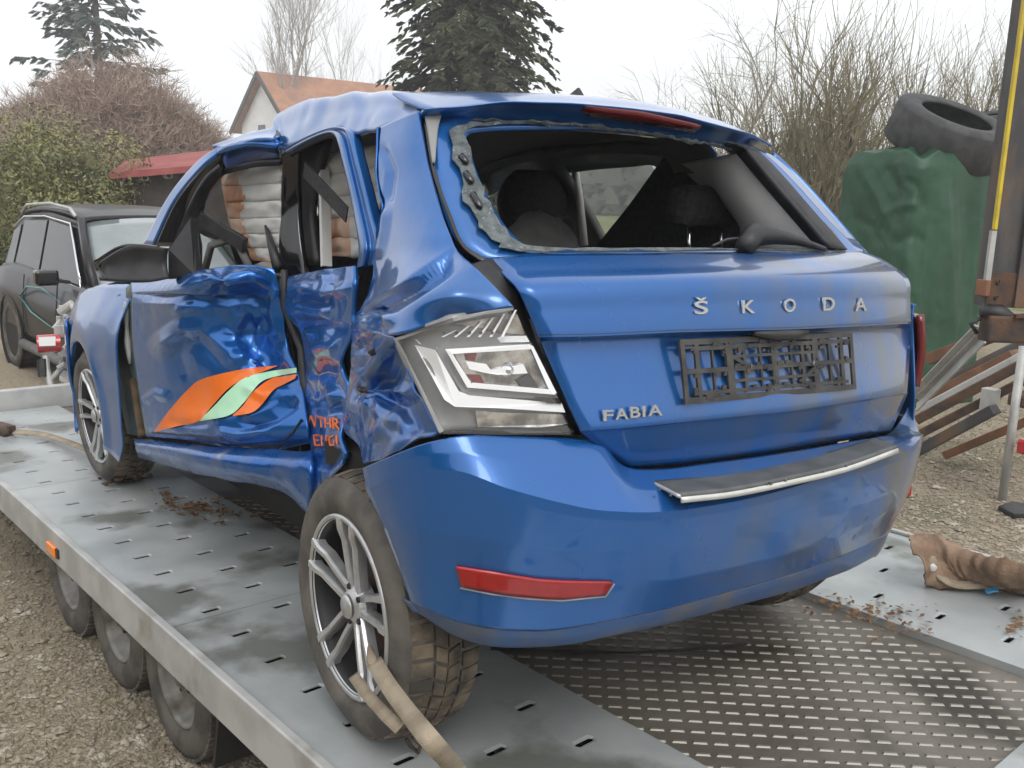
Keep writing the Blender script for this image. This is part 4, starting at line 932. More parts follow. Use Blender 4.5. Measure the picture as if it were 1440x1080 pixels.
def track(x0, x1, y0, y1, name='deck_plate'):
    b = MB(); nx = 3; cw = (x1-x0-.10)/nx; cy = .205; y = y0; row = 0
    ny = max(1, round((y1-y0)/cy)); cy = (y1-y0)/ny
    def cell(xa, xb, ya, yb, hole):
        if not hole: b.add([(xa, ya, 0), (xb, ya, 0), (xb, yb, 0), (xa, yb, 0)], [(0, 1, 2, 3)]); return
        cx, cy_ = (xa+xb)/2, (ya+yb)/2; hw, hh = .029, .0085
        o = [(xa, ya, 0), (cx, ya, 0), (xb, ya, 0), (xb, cy_, 0), (xb, yb, 0), (cx, yb, 0), (xa, yb, 0), (xa, cy_, 0)]
        i_ = [(cx-hw*.8, cy_-hh), (cx, cy_-hh), (cx+hw*.8, cy_-hh), (cx+hw, cy_), (cx+hw*.8, cy_+hh), (cx, cy_+hh), (cx-hw*.8, cy_+hh), (cx-hw, cy_)]
        lip = [(cx+(p[0]-cx)*1.18, cy_+(p[1]-cy_)*1.9, .0) for p in i_]
        fs = [(k_, (k_+1) % 8, 8+(k_+1) % 8, 8+k_) for k_ in range(8)]+[(8+k_, 8+(k_+1) % 8, 16+(k_+1) % 8, 16+k_) for k_ in range(8)]+[(16+k_, 16+(k_+1) % 8, 24+(k_+1) % 8, 24+k_) for k_ in range(8)]
        b.add(o+lip+[(p[0], p[1], -.003) for p in i_]+[(p[0], p[1], -.006) for p in i_], fs)
    for j in range(ny):
        ya, yb = y0+j*cy, y0+(j+1)*cy
        cell(x0, x0+.05, ya, yb, False); cell(x1-.05, x1, ya, yb, False)
        for i in range(nx):
            xa = x0+.05+i*cw; ym = (ya+yb)/2
            if i % 2: cell(xa, xa+cw, ya, ym, False); cell(xa, xa+cw, ym, yb, True)
            else: cell(xa, xa+cw, ya, ym, True); cell(xa, xa+cw, ym, yb, False)
    for ya in (y0, y1): b.add([(x0, ya, 0), (x1, ya, 0), (x1, ya, -.035), (x0, ya, -.035)], [(0, 1, 2, 3)])
    for xa in (x0, x1): b.add([(xa, y0, 0), (xa, y1, 0), (xa, y1, -.035), (xa, y0, -.035)], [(0, 1, 2, 3)])
    return b.build(name, M['galv'], TRL)
for x0, x1 in ((XL0, XL1), (XR0, XR1)):
    ys = [-1.0, -.36, 1.55, 3.3, 5.0]
    for a, b_ in zip(ys, ys[1:]): track(x0, x1, a+.002, b_-.002)
MB().box(((XL0+XL1)/2, 2.0, -.075), ((XL1-XL0)/2-.02, 3.0, .004)).build('slot_dark_sheet', M['dark'], TRL)  # dark sheets under the slots, standing in for the shade below deck
MB().box(((XR0+XR1)/2, 2.0, -.075), ((XR1-XR0)/2-.02, 3.0, .004)).build('slot_dark_sheet', M['dark'], TRL)
# centre tread plates with raised lugs
zc = -.025
for a, b_ in ((Y0, 1.6), (1.602, 3.3), (3.302, 5.0)):
    MB().box(((XL1+XR0)/2, (a+b_)/2, zc-.004), ((XR0-XL1)/2-.001, (b_-a)/2, .004)).build('tread_plate', M['treadplate'], TRL)
MB().box(((XL1+XR0)/2, -.68, -.008), ((XR0-XL1)/2, .325, .006)).build('rear_cross_plate', M['galv'], TRL)
lug = MB(); lug.add([(-.0185, -.0065, 0), (.0185, -.0065, 0), (.0185, .0065, 0), (-.0185, .0065, 0), (-.015, -.0035, .0035), (.015, -.0035, .0035), (.015, .0035, .0035), (-.015, .0035, .0035)], [(4, 5, 6, 7), (0, 1, 5, 4), (1, 2, 6, 5), (2, 3, 7, 6), (3, 0, 4, 7)])
vs_l, fs_l = lug.v, lug.f
lm_ = bpy.data.meshes.new('tread_lug'); lm_.from_pydata(vs_l, [], fs_l); lm_.materials.append(M['lug'])
pos = []
pt = .036
camT = np.array((T @ TM).inverted() @ cam.matrix_world.translation)
for j in range(int((2.7-Y0)/pt)):
    for i in range(int((XR0-XL1-.03)/pt)): 
            if (i+j) % 2 == 0: pos.append((XL1+.03+i*pt, Y0+.02+j*pt, 0))
pos.sort(key=lambda p: (p[0]-camT[0])**2+(p[1]-camT[1])**2)
vis = [p for p in pos if 700 < prj(TM @ Vector((p[0], p[1], zc)))[0] < 1450 and 880 < prj(TM @ Vector((p[0], p[1], zc)))[1] < 1090]
first = set(vis[:300]); rest = MB()
for p in pos:
    a_ = math.radians(45 if p[2] else -45)
    if p in first:
        o = bpy.data.objects.new('tread_lug', lm_); COL.objects.link(o); o.parent = TRL; o.location = (p[0], p[1], zc); o.rotation_euler = (0, 0, a_)
    else: rest.add([(v[0]*math.cos(a_)-v[1]*math.sin(a_)+p[0], v[0]*math.sin(a_)+v[1]*math.cos(a_)+p[1], v[2]+zc) for v in vs_l], fs_l)
tag(rest.build('tread_lugs', M['lug'], TRL), kind='stuff')
# side rails (C section), front beam, under-frame
def rail(x, s):
    b = MB(); pr = [(0, .012), (s*.022, .012), (s*.026, .008), (s*.026, -.118), (s*.020, -.124), (s*-.02, -.124), (s*-.02, -.114), (s*.014, -.112), (s*.014, .0), (0, .0)]
    n = len(pr); ys = np.linspace(-1.05, 5.05, 30); vs = [(x+p[0], y, p[1]) for y in ys for p in pr]; fs = []
    for i in range(len(ys)-1):
        for k_ in range(n): f = (i*n+k_, i*n+(k_+1) % n, (i+1)*n+(k_+1) % n, (i+1)*n+k_); fs.append(f if s > 0 else f[::-1])
    fs += [tuple(range(n)), tuple((len(ys)-1)*n+k_ for k_ in range(n))[::-1]]
    b.add(vs, fs); return b.build('side_rail', M['galvrail'], TRL, bevel=.002)
rail(XL0-.004, -1); rail(XR1+.004, 1)
MB().box(((XL0+XR1)/2, 5.06, .045), ((XR1-XL0)/2+.03, .02, .075)).build('front_beam', M['galvrail'], TRL, bevel=.01)
MB().box(((XL0+XR1)/2, 5.22, .04), ((XR1-XL0)/2+.03, .14, .012)).build('front_step', M['galvrail'], TRL, bevel=.004)
fr = MB()
for x in (-.35, 1.35): fr.box((x, 2.0, -.14), (.04, 3.0, .07))
for y in (-.9, .3, 1.4, 2.5, 3.6, 4.8): fr.box((.5, y, -.11), (1.22, .03, .05))
fr.bar((-.3, 4.9, -.15), (.5, 6.6, -.2), .08, .1); fr.bar((1.3, 4.9, -.15), (.5, 6.6, -.2), .08, .1); fr.tube([(.5, 6.4, -.2), (.5, 7.0, -.2)], .05, 10)
fr.build('chassis_frame', M['galvrail'], TRL)
# amber marker on the rail
mk = (TM.inverted() @ Vector(PX(0, 0, 0)))
def rail_y(u, v):                              # where a pixel meets the rail's outer face
    o = Vector(CP); d = Vector(ray(u, v)); o2 = TM.inverted() @ o; d2 = TM.inverted().to_3x3() @ d; t = (XL0-.03-o2[0])/d2[0]; return o2+d2*t
q = rail_y(75, 772)
ml = MB(); ml.box((XL0-.036, q[1], q[2]), (.008, .05, .021)); ml.build('side_marker', M['amber'], TRL, bevel=.005)
MB().box((XL0-.031, q[1]-.062, q[2]+.0), (.006, .014, .018)).build('marker_bracket', M['black'], TRL)
# trailer wheels
def tw():
    root = empty('trailer_wheel'); root.parent = TRL
    R = .285; t = MB(); t.lathe([(.02, .175), (.0, .185), (-.004, .21), (0, .25), (.014, R-.012), (.03, R-.004), (.15, R-.004), (.166, R-.012), (.18, .25), (.18, .18)], 48); t.build('tyre', M['tyre'], root, True)
    tr = MB()
    for i in range(60):
        a = 2*math.pi*i/60
        for x0, x1 in ((.012, .05), (.056, .12), (.128, .168)):
            vs = [(xx, r_*math.cos(a+d), r_*math.sin(a+d)) for xx in (x0, x1) for d in (-.034, .034) for r_ in (R-.01, R+.002)]
            tr.add(vs, [(0, 2, 3, 1), (4, 5, 7, 6), (0, 1, 5, 4), (2, 6, 7, 3), (1, 3, 7, 5)])
    tr.build('tread', M['tyre'], root)
    r = MB(); r.lathe([(.022, .178), (.012, .175), (.012, .165), (.03, .158), (.06, .15), (.075, .12), (.055, .085), (.045, .06), (.03, .05), (.025, .03), (.015, .028), (.012, 0)], 40); r.build('rim', M['oldrim'], root, True)
    n_ = MB()
    for k_ in range(5): a = k_*2*math.pi/5; n_.lathe([(.03, .01), (.012, .009), (.012, 0)], 6, c=(.02, .056*math.cos(a), .056*math.sin(a)))
    n_.build('wheel_nuts', M['rust'], root)
    return root
def plane_xt(u, v, xt):
    o2 = TM.inverted() @ Vector(CP); d2 = TM.inverted().to_3x3() @ Vector(ray(u, v)); return o2+d2*((xt-o2[0])/d2[0])
tw0 = tw(); XW = -.66
cs = [plane_xt(u, v, XW) for u, v in ((243, 965), (160, 896), (94, 838))]
# ground below the deck at the wheels
gdeck = [0]
for i, c_ in enumerate(cs):
    w_ = tw0 if i == 0 else copy_tree(tw0, TRL); wp = T @ TM @ Vector((XW, c_[1], 0)); w_.location = (XW, c_[1], -(wp[2]-GZ)+.285-.004); w_.rotation_euler = (i*.7, 0, 0)
    w_ = copy_tree(tw0, TRL); w_.location = (XR1-.13, c_[1], -(wp[2]-GZ)+.281); w_.rotation_euler = (i, 0, math.pi)
mf = plane_xt(305, 1030, XW); MB().box((XW+.11, cs[0][1]-.34, -.36), (.10, .008, .20), Matrix.Rotation(.25, 3, 'X')).build('mudflap', M['black'], TRL)
MB().tube([(XW+.11, cs[0][1]-.33*math.cos(a), -.40+.33*math.sin(a)) for a in np.linspace(.1, 1.3, 8)], .01, 6).build('mudguard', M['black'], TRL)
# floor dirt: leaves and mud on the plates
# ================================================================== straps
def ribbon(name, pts, wd, up, mat, parent=None, n=24, th=.003):
    P_ = cr1(np.array(pts, float), n); U_ = cr1(np.array(up, float), n) if np.array(up).ndim == 2 else np.array([up]*n); d = np.gradient(P_, axis=0); s = np.cross(d, U_); s /= np.linalg.norm(s, axis=1, keepdims=True)
    return gridmesh(name, np.array([P_+s*wd/2, P_, P_-s*wd/2]), mat, parent, th, off=0)
def D(u, v, dz=0.):                            # car-frame point on the deck
    d = ray(u, v); t = (-.096+dz+.0333*CP[1]-CP[2])/(d[2]-.0333*d[1]); return CP+d*t
strap = empty('ratchet_strap', T); tag(strap, 'tan webbing strap threaded through the rear left wheel of the blue car', 'strap')
sp1 = [PX(526, 930, -.785), PX(545, 962, -.815), PX(575, 1003, -.85), PX(610, 1046, -.89), D(662, 1105, .06)]
ribbon('strap_tail', sp1, .036, -ray(570, 1000), M['web'], strap)
sp2 = [PX(497, 950, -.785), PX(515, 975, -.81), PX(540, 1003, -.84), PX(562, 1024, -.86)]
ribbon('strap_loop', sp2, .026, -ray(530, 990), M['web'], strap)
MB().tube([PX(520, 910, -.76), PX(524, 930, -.785), PX(530, 950, -.79)], [.006, .014, .010], 8).build('strap_hook', M['web'], strap, True)
MB().tube([D(572, 1040, .06), D(578, 1050, .03), D(588, 1058, .02), D(592, 1048, .05), D(580, 1036, .07)], .005, 8).build('strap_ring', M['rust'], strap, True)
st2 = empty('ratchet_strap', T); tag(st2, 'brown strap running across the deck to the front left wheel', 'strap')
ribbon('strap_webbing', [D(20, 607, .03), D(60, 611, .03), D(90, 620, .04), D(128, 634, .06)], .045, V(0, -.5, .8), M['web'], st2)
MB().bar(D(-6, 600, .03), D(14, 606, .03), .07, .05).build('ratchet_buckle', M['rust'], st2, bevel=.006); MB().tube([D(-2, 603, .07), D(12, 608, .07)], .02, 8).build('buckle_spool', M['rust'], st2, True)
# leather-brown wrapped strap bundle along the right rail
bund = empty('strap_bundle', T); tag(bund, 'crumpled brown webbing bundle lying along the right trailer rail', 'strap')
rows = [[(1276, 760), (1310, 762), (1360, 776), (1400, 790), (1450, 803)], [(1284, 790), (1315, 780), (1360, 788), (1400, 800), (1450, 812)], [(1296, 808), (1325, 806), (1362, 806), (1400, 812), (1450, 822)], [(1306, 816), (1330, 822), (1364, 822), (1400, 820), (1450, 830)]]
hz = [.13, .11, .05, .0]
bg_ = np.array([[D(u, v, h) for u, v in r] for r, h in zip(rows, hz)])
M['brownweb'] = pmat('brown_webbing', (.17, .105, .065), (.26, .175, .115), 10, .85, bump=.4, bscale=120)
gridmesh('webbing_fold', crumple(gridm(bg_, 50, 110), .026, 8, 5, None, 3), M['brownweb'], bund, .004)
ribbon('webbing_strand', [D(1304, 766, .13), D(1312, 790, .10), D(1318, 806, .06), D(1345, 822, .03), D(1400, 822, .03), D(1455, 826, .03)], .03, V(-.3, -.6, .7), M['web'], bund)
MB().tube([D(1310, 796, .09), D(1314, 800, .085)], .012, 8).build('end_knot', M['bag'], bund)
sc_ = gridm(np.array([[D(1384, 826, .012), D(1402, 823, .03)], [D(1386, 836, .01), D(1404, 834, .015)]]), 8, 8)
M['bluefilm'] = pmat('blue_film', (.10, .42, .72), rough=.3)
o = gridmesh('plastic_scrap', crumple(sc_, .006, 30, 3), M['bluefilm'], None, .001); o.matrix_world = T; tag(o, 'small scrap of light blue plastic on the right deck plate', 'scrap')
M['leaf'] = pmat('dead_leaf', (.20, .10, .035), (.10, .05, .02), 30, .8)
def leaves(name, spots, label):
    b = MB()
    for u, v, n, su, sv in spots:
        for i in range(n):
            p = D(u+rnd.gauss(0, su), v+rnd.gauss(0, sv), .006+rnd.random()*.008); a = rnd.random()*6.3; s = rnd.uniform(.006, .017)
            e1_ = V(math.cos(a), math.sin(a), rnd.uniform(-.3, .3))*s; e2_ = V(-math.sin(a), math.cos(a), rnd.uniform(-.4, .4))*s*.5
            b.add([p-e1_, p+e2_, p+e1_, p-e2_+V(0, 0, .003)], [(0, 1, 2), (0, 2, 3)])
    o = b.build(name, M['leaf']); o.matrix_world = T; tag(o, label, 'leaves', kind='stuff')
leaves('dead_leaves', [(1235, 862, 60, 40, 10), (1180, 850, 40, 30, 8), (1432, 880, 26, 10, 8), (1270, 880, 30, 30, 8)], 'dead brown leaves and mud lying on the trailer deck')
leaves('deck_mud', [(280, 712, 160, 22, 6), (235, 700, 50, 8, 7), (320, 722, 60, 30, 8)], 'patch of brown mud on the deck beside the sill')
# a thin dark streak across the tread plate
cb = MB().tube([D(690, 912, .004), D(780, 915, .0), D(880, 918, .0), D(960, 914, 0), D(1050, 905, 0)], .005, 6).build('black_streak', M['black']); cb.matrix_world = T; tag(cb, 'thin black streak lying on the tread plate under the bumper', 'streak')
# ================================================================== ground and far setting (world frame)
cw = cam.matrix_world.translation; VH = Vector((T3 @ CF)); VH.z = 0; VH.normalize(); RH = Vector((VH.y, -VH.x, 0))
def gw(u, v): return Vector(WG(u, v))
def atd(u, d, z=GZ):                            # ground spot in the direction of column u at depth d
    p = W(u, 300, d); return Vector((p[0], p[1], z))
def ztop(u, v, d): return W(u, v, d)[2]
M['gravel'] = pmat('gravel_ground', (.21, .172, .12), (.305, .255, .18), 26, .95, bump=.8, bscale=70, c3=(.10, .10, .05), lo3=.55, hi3=.7, scale3=.9, lo=.38, hi=.62)
M['grass'] = pmat('field_grass', (.13, .16, .05), (.19, .21, .08), .4, .95, lo=.4, hi=.6)
g = MB(); R_ = 900
g.add([(-R_, -R_, GZ), (R_, -R_, GZ), (R_, R_, GZ), (-R_, R_, GZ)], [(0, 1, 2, 3)]); tag(g.build('ground', M['gravel']), kind='structure')
a, b, c_, d_ = atd(560, 24), atd(1900, 16), atd(1900, 500), atd(300, 500)
tag(MB().add([(p.x, p.y, GZ+.006) for p in (a, b, c_, d_)], [(0, 1, 2, 3)]).build('field', M['grass']), kind='structure')
# gravel stones near the trailer
M['stone'] = pmat('gravel_stone', (.31, .265, .195), (.17, .14, .105), 60, .9, c3=(.48, .44, .37), lo3=.55, hi3=.7, scale3=9)
ico = [(0, 0, 1), (.9, 0, .2), (.28, .85, .2), (-.72, .53, .2), (-.72, -.53, .2), (.28, -.85, .2), (0, 0, -.5)]
icf = [(0, 1, 2), (0, 2, 3), (0, 3, 4), (0, 4, 5), (0, 5, 1), (6, 2, 1), (6, 3, 2), (6, 4, 3), (6, 5, 4), (6, 1, 5)]
def stones(name, area, n, smin, smax, seed, mat, label=None, flat=.55):
    r = random.Random(seed); b = MB(); V_ = []; F_ = []
    for i in range(n):
        u, v = area(r); p = gw(u, v); s = r.uniform(smin, smax)*(1+.8*(r.random()**6)); a = r.random()*6.3; ca, sa = math.cos(a), math.sin(a); el = r.uniform(.6, 1); bse = len(V_)
        for q in ico: x, y = q[0]*s, q[1]*s*el; V_.append((p.x+x*ca-y*sa, p.y+x*sa+y*ca, GZ+q[2]*s*flat*r.uniform(.7, 1.1)+s*.12))
        F_ += [tuple(k_+bse for k_ in f) for f in icf]
    return mesh(name, V_, F_, mat)
def area_left(r):
    v = 700+390*r.random()**.8; return r.uniform(-120, 470), v
def area_right(r):
    v = 560+260*r.random(); return r.uniform(1230, 1500), v
tag(stones('gravel', area_left, 15000, .004, .012, 3, M['stone']), 'loose gravel beside the trailer wheels', 'gravel', kind='stuff')
tag(stones('gravel', area_right, 9000, .005, .016, 4, M['stone']), 'loose gravel in the yard behind the bumper', 'gravel', kind='stuff')
tag(stones('gravel', area_left, 700, .012, .026, 13, M['stone']), 'larger stones among the gravel beside the trailer wheels', 'gravel', kind='stuff')
tag(stones('gravel', area_right, 500, .014, .03, 14, M['stone']), 'larger stones among the gravel in the yard behind the bumper', 'gravel', kind='stuff')
# short weeds in the gravel
M['weed'] = pmat('weed', (.11, .115, .045), (.17, .15, .075), 20, .8)
wb_ = MB(); r = random.Random(9)
for i in range(1100):
    if r.random() < .6: u, v = r.gauss(1360, 60), r.gauss(640, 28)
    else: u, v = r.uniform(-60, 330), r.uniform(860, 1085)
    if u > 1000 and not 1260 < u < 1480 or v < 585: continue
    p = gw(u, v); h = r.uniform(.01, .045); a = r.random()*6.3; dx, dy = math.cos(a)*.004, math.sin(a)*.004; lx, ly = r.gauss(0, .02), r.gauss(0, .02)
    wb_.add([(p.x-dx, p.y-dy, GZ), (p.x+dx, p.y+dy, GZ), (p.x+lx, p.y+ly, GZ+h)], [(0, 1, 2)])
tag(wb_.build('weeds', M['weed']), 'short weeds and moss growing in the gravel', 'weeds', kind='stuff')
# ------------------------------------------------------------------ trees
def barkmat(n, c1, c2): return pmat(n, c1, c2, 6, .9)
M['bark_grey'] = barkmat('grey_bark', (.26, .235, .215), (.34, .31, .285)); M['bark_brown'] = barkmat('brown_twigs', (.30, .225, .18), (.38, .30, .25)); M['bark_olive'] = barkmat('olive_bark', (.21, .185, .11), (.15, .13, .09)); M['bark_dark'] = barkmat('dark_bark', (.09, .07, .05), (.14, .11, .08))
M['spruce'] = pmat('spruce_needles', (.055, .064, .034), (.105, .108, .056), 1.2, .8); M['spruce_hazed'] = pmat('hazed_spruce_needles', (.12, .15, .14), (.16, .19, .175), 1, .85)  # far needles are paled: distance haze put into their colour
M['laurel'] = pmat('evergreen_leaves', (.14, .145, .05), (.24, .225, .085), 3, .6, c3=(.045, .06, .02), lo3=.5, hi3=.65, scale3=1.6)
def grow(b, r, p, d, L, rad, lev, maxlev, spread, nch, up=.1, seg=3, taper=.6):
    pts = [p]; rs = [rad]; q = Vector(p); dd = Vector(d)
    for i in range(seg):
        dd = (dd+Vector((r.gauss(0, .13), r.gauss(0, .13), r.gauss(0, .10)+up*.3))).normalized(); q = q+dd*L/seg; pts.append(q.copy()); rs.append(rad*(1-(1-taper)*(i+1)/seg))
    b.tube(pts, rs, 5 if lev == 0 else 4 if lev == 1 else 3, cap=False)
    if lev >= maxlev: return
    for k_ in range(nch[lev]):
        t = r.uniform(.35, 1) if k_ else 1; i = min(int(t*seg), seg-1); f = t*seg-i; bp = pts[i].lerp(pts[i+1], f); br = rs[i]*(1-f)+rs[i+1]*f
        nd = (dd+Vector((r.gauss(0, spread), r.gauss(0, spread), r.gauss(0, spread*.6)+up))).normalized()
        grow(b, r, bp, nd, L*r.uniform(.55, .8), br*r.uniform(.5, .75), lev+1, maxlev, spread, nch, up, seg, taper)
def bare_tree(name, base, h, label, mat, seed, stems=1, lean=.1, spread=.45, nch=(5, 4, 4, 3), rad=.16, maxlev=4, up=.15, cat='tree', group=None, first=.38):
    r = random.Random(seed); root = empty(name); root.location = base; tag(root, label, cat, group)
    tr = MB(); 
    for s_ in range(stems):
        d = Vector((r.gauss(0, lean), r.gauss(0, lean), 1)).normalized(); tmp = MB()
        off = Vector((r.gauss(0, .15*stems**.5), r.gauss(0, .15*stems**.5), 0)) if stems > 1 else Vector()
        grow(tr, r, off, d, h*first*r.uniform(.8, 1.1), rad*r.uniform(.7, 1.1), 0, maxlev, spread, nch, up)
    # split into trunk and crown by level of height
    zs = [v[2] for v in tr.v]; cut = h*first*.55; trunk = MB(); crown = MB(); tv, cv = [], []
    for f in tr.f: (tv if max(zs[i] for i in f) < cut else cv).append(f)
    for nm, fl_ in (('trunk', tv), ('crown', cv)):
        ids = sorted({i for f in fl_ for i in f}); mp = {o_: n_ for n_, o_ in enumerate(ids)}
        if ids: mesh(nm, [tr.v[i] for i in ids], [tuple(mp[i] for i in f) for f in fl_], mat, root)
    return root
def spruce(name, base, h, rbase, label, mat, seed, whorls=30, per=9, bare=.08, dens=22, spray=.30, droop=.30):
    r = random.Random(seed); root = empty(name); root.location = base; tag(root, label, 'tree')
    MB().tube([(0, 0, 0), (0, 0, h*.5), (0, 0, h)], [h*.018, h*.011, .01], 8).build('trunk', M['bark_dark'], root)
    br = MB(); nd = MB()
    for w_ in range(whorls):
        t = bare+(1-bare)*w_/whorls; z0_ = h*t; L0_ = rbase*(1-t)**.85+.1
        for k_ in range(per):
            a = r.random()*6.283; L = L0_*r.uniform(.55, 1.15); z = z0_+r.uniform(-.6, .6)*h/whorls; pts = []
            for q in np.linspace(0, 1, 5): pts.append(Vector((math.cos(a)*L*q, math.sin(a)*L*q, z+L*(.10*q-droop*q*q+.14*max(0, q-.6)))))
            br.tube(pts, [.03, .022, .016, .01, .004], 3, cap=False)
            n = max(4, int(dens*L/rbase*1.3))
            for i in range(n):
                q = r.uniform(.08, 1)**.8; j_ = min(int(q*4), 3); p = pts[j_].lerp(pts[j_+1], q*4-j_); s_ = spray*(1.1-.5*q)*r.uniform(.6, 1.3)
                sd_ = r.choice((-1, 1)); aa = a+sd_*r.uniform(.3, 1.3); dv = Vector((math.cos(aa), math.sin(aa), r.uniform(-.75, .05))); sv = Vector((-math.sin(aa), math.cos(aa), r.uniform(-.4, .4)))*s_*.17
                e = p+dv*s_; mdp = p+dv*s_*.45
                nd.add([p, mdp+sv, e, mdp-sv], [(0, 1, 2, 3)]); sv2 = Vector((0, 0, 1))*s_*.14
                nd.add([p, mdp+sv2, e-Vector((0, 0, s_*.12)), mdp-sv2*1.5], [(0, 1, 2, 3)])
    br.build('branches', M['bark_dark'], root); nd.build('crown', mat, root)
    return root
def to_base(u, d): return atd(u, d)
bs = to_base(655, 24); spruce('spruce_tree', bs, 19, 3.1, 'large dark green spruce rising behind the roof of the blue car', M['spruce'], 2, whorls=70, per=11, dens=46, spray=.36, droop=.5)
bs = to_base(150, 38); spruce('spruce_tree', bs, ztop(150, -150, 38)-GZ, 4.2, 'far blue-green spruce with its top cut off, behind the brown bush', M['spruce_hazed'], 4, whorls=26, per=8, dens=22, spray=.6, droop=.12)
bare_tree('bare_tree', to_base(412, 70), 19.5, 'bare grey tree standing behind the house with the orange roof', M['bark_grey'], 5, rad=.16, nch=(6, 6, 6, 5), spread=.34, first=.40, up=.22)
bare_tree('bare_tree', to_base(515, 78), 19, 'bare grey tree between the house and the large spruce', M['bark_grey'], 15, rad=.15, nch=(6, 6, 6, 5), spread=.34, first=.40, up=.22)
bare_tree('bare_tree', to_base(975, 34), 8.2, 'drooping bare tree just right of the car roof', M['bark_grey'], 6, rad=.16, nch=(7, 6, 6, 4), spread=.7, up=-.05, first=.5)
for i, (u, d, h, lab, st) in enumerate(((1075, 15, 4.6, 'bare many-stemmed shrub tree closest to the car roof', 7), (1185, 13, 5.4, 'tallest bare many-stemmed shrub tree with yellow-green stems, left of the tarp', 11), (1290, 16, 5.2, 'bare many-stemmed shrub tree behind the tarp and the tyre', 9), (1390, 18, 5.8, 'bare many-stemmed shrub tree behind the steel post', 8), (1130, 21, 5.5, 'far bare shrub tree between the two nearer ones', 8))):
    bare_tree('bare_shrub_tree', to_base(u, d), h, lab, M['bark_olive'], 20+i, stems=max(6, st-2), lean=.24, spread=.40, nch=(5, 6, 5, 3), rad=.060, maxlev=3, up=.12, first=.40, group='bare shrub trees behind the yard')
# big brown bush on the left, made of fine twigs
r = random.Random(44)
def twig_bush(name, c, rx_, ry_, h, n, label, mat, seed, L=(.25, .6)):
    r = random.Random(seed); root = empty(name); root.location = c; tag(root, label, 'bush'); b = MB(); st = MB()
    for i in range(26):
        a = r.random()*6.28; q = r.random()**.5; tip = Vector((math.cos(a)*rx_*q, math.sin(a)*ry_*q, h*(.95-.5*q*q)*r.uniform(.7, 1)))
        st.tube([(tip.x*.15, tip.y*.15, 0), (tip.x*.45, tip.y*.45, tip.z*.6), tip], [.05, .03, .01], 4, cap=False)
    for i in range(n):
        a = r.random()*6.28; q = r.random()**.45; zz = r.random()**.7; hh = h*(1-.55*q*q); p = Vector((math.cos(a)*rx_*q, math.sin(a)*ry_*q, hh*zz*(.9+.25*noise.noise(Vector((a*2, q*3, seed))))))
        d = Vector((p.x/rx_*.7+r.gauss(0, .5), p.y/ry_*.7+r.gauss(0, .5), .6+r.gauss(0, .4))).normalized(); l = r.uniform(*L); e = p+d*l; mdl = p+d*l*.5+Vector((r.gauss(0, .06), r.gauss(0, .06), r.gauss(0, .06)))
        b.tube([p, mdl, e], [.008, .006, .003], 3, cap=False)
        for k_ in range(2): b.tube([mdl, mdl+(d+Vector((r.gauss(0, .6), r.gauss(0, .6), r.gauss(0, .5)))).normalized()*l*.5], [.005, .003], 3, cap=False)
    st.build('stems', mat, root); b.build('crown', mat, root)
c0 = to_base(165, 20); twig_bush('bare_bush', c0, 2.7, 2.2, ztop(150, 85, 20)-GZ, 42000, 'large brown leafless bush behind the dark car', M['bark_brown'], 3)
c0 = to_base(20, 24); twig_bush('bare_bush', c0, 2.2, 2.0, ztop(20, 150, 24)-GZ, 9000, 'lower brown leafless bush at the left edge', M['bark_brown'], 8)
def leaf_bush(name, c, rx_, ry_, h, n, label, mat, seed, s=(.022, .05)):
    r = random.Random(seed); root = empty(name); root.location = c; tag(root, label, 'bush'); b = MB(); st = MB(); lobes = []
    for i in range(16): a = r.random()*6.28; q = r.random()**.5; lobes.append((Vector((math.cos(a)*rx_*q*.75, math.sin(a)*ry_*q*.75, h*r.uniform(.35, .8))), r.uniform(.35, .6)*min(rx_, h*.7)))
    for lc, lr in lobes: st.tube([(lc.x*.1, lc.y*.1, 0), (lc.x*.6, lc.y*.6, lc.z*.6), lc], [.04, .025, .01], 4, cap=False)
    for i in range(n):
        lc, lr = r.choice(lobes); d = Vector((r.gauss(0, 1), r.gauss(0, 1), r.gauss(0, 1))).normalized(); p = lc+d*lr*r.uniform(.55, 1.12)**.6
        if p.z < .05: continue
        nrm = (d+Vector((r.gauss(0, .6), r.gauss(0, .6), r.gauss(0, .6)))).normalized(); e1_ = nrm.orthogonal().normalized(); e1_ = Matrix.Rotation(r.random()*6.28, 3, nrm) @ e1_; e2_ = nrm.cross(e1_); l = r.uniform(*s)
        b.add([p-e1_*l, p+e2_*l*.38, p+e1_*l, p-e2_*l*.38], [(0, 1, 2, 3)])
    st.build('stems', M['bark_dark'], root); b.build('crown', mat, root)
leaf_bush('evergreen_bush', to_base(70, 15), 1.6, 1.2, ztop(85, 175, 15)-GZ, 26000, 'olive green evergreen bush above the roof of the dark car', M['laurel'], 5)
leaf_bush('evergreen_bush', to_base(-10, 17), 1.4, 1.2, ztop(0, 215, 17)-GZ, 20000, 'lower olive green evergreen bush at the left edge', M['laurel'], 6)
# far wood along the field
fw = MB(); r = random.Random(12)
for i in range(6000):
    u = r.uniform(780, 1750); d = r.uniform(85, 110); p = atd(u, d); h = r.uniform(2, 7)*(.7+.5*noise.noise(Vector((u*.01, 3, 1)))); a = r.random()*6.28; s_ = r.uniform(.5, 1.4)
    z = GZ+h*r.random(); fw.add([(p.x-s_, p.y, z), (p.x, p.y+.3, z-s_*.6), (p.x+s_, p.y, z), (p.x, p.y, z+s_)], [(0, 1, 2, 3)])
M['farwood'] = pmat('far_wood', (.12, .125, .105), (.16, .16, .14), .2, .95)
tag(fw.build('far_wood', M['farwood']), 'distant grey-green wood along the far edge of the field', 'wood', kind='stuff')
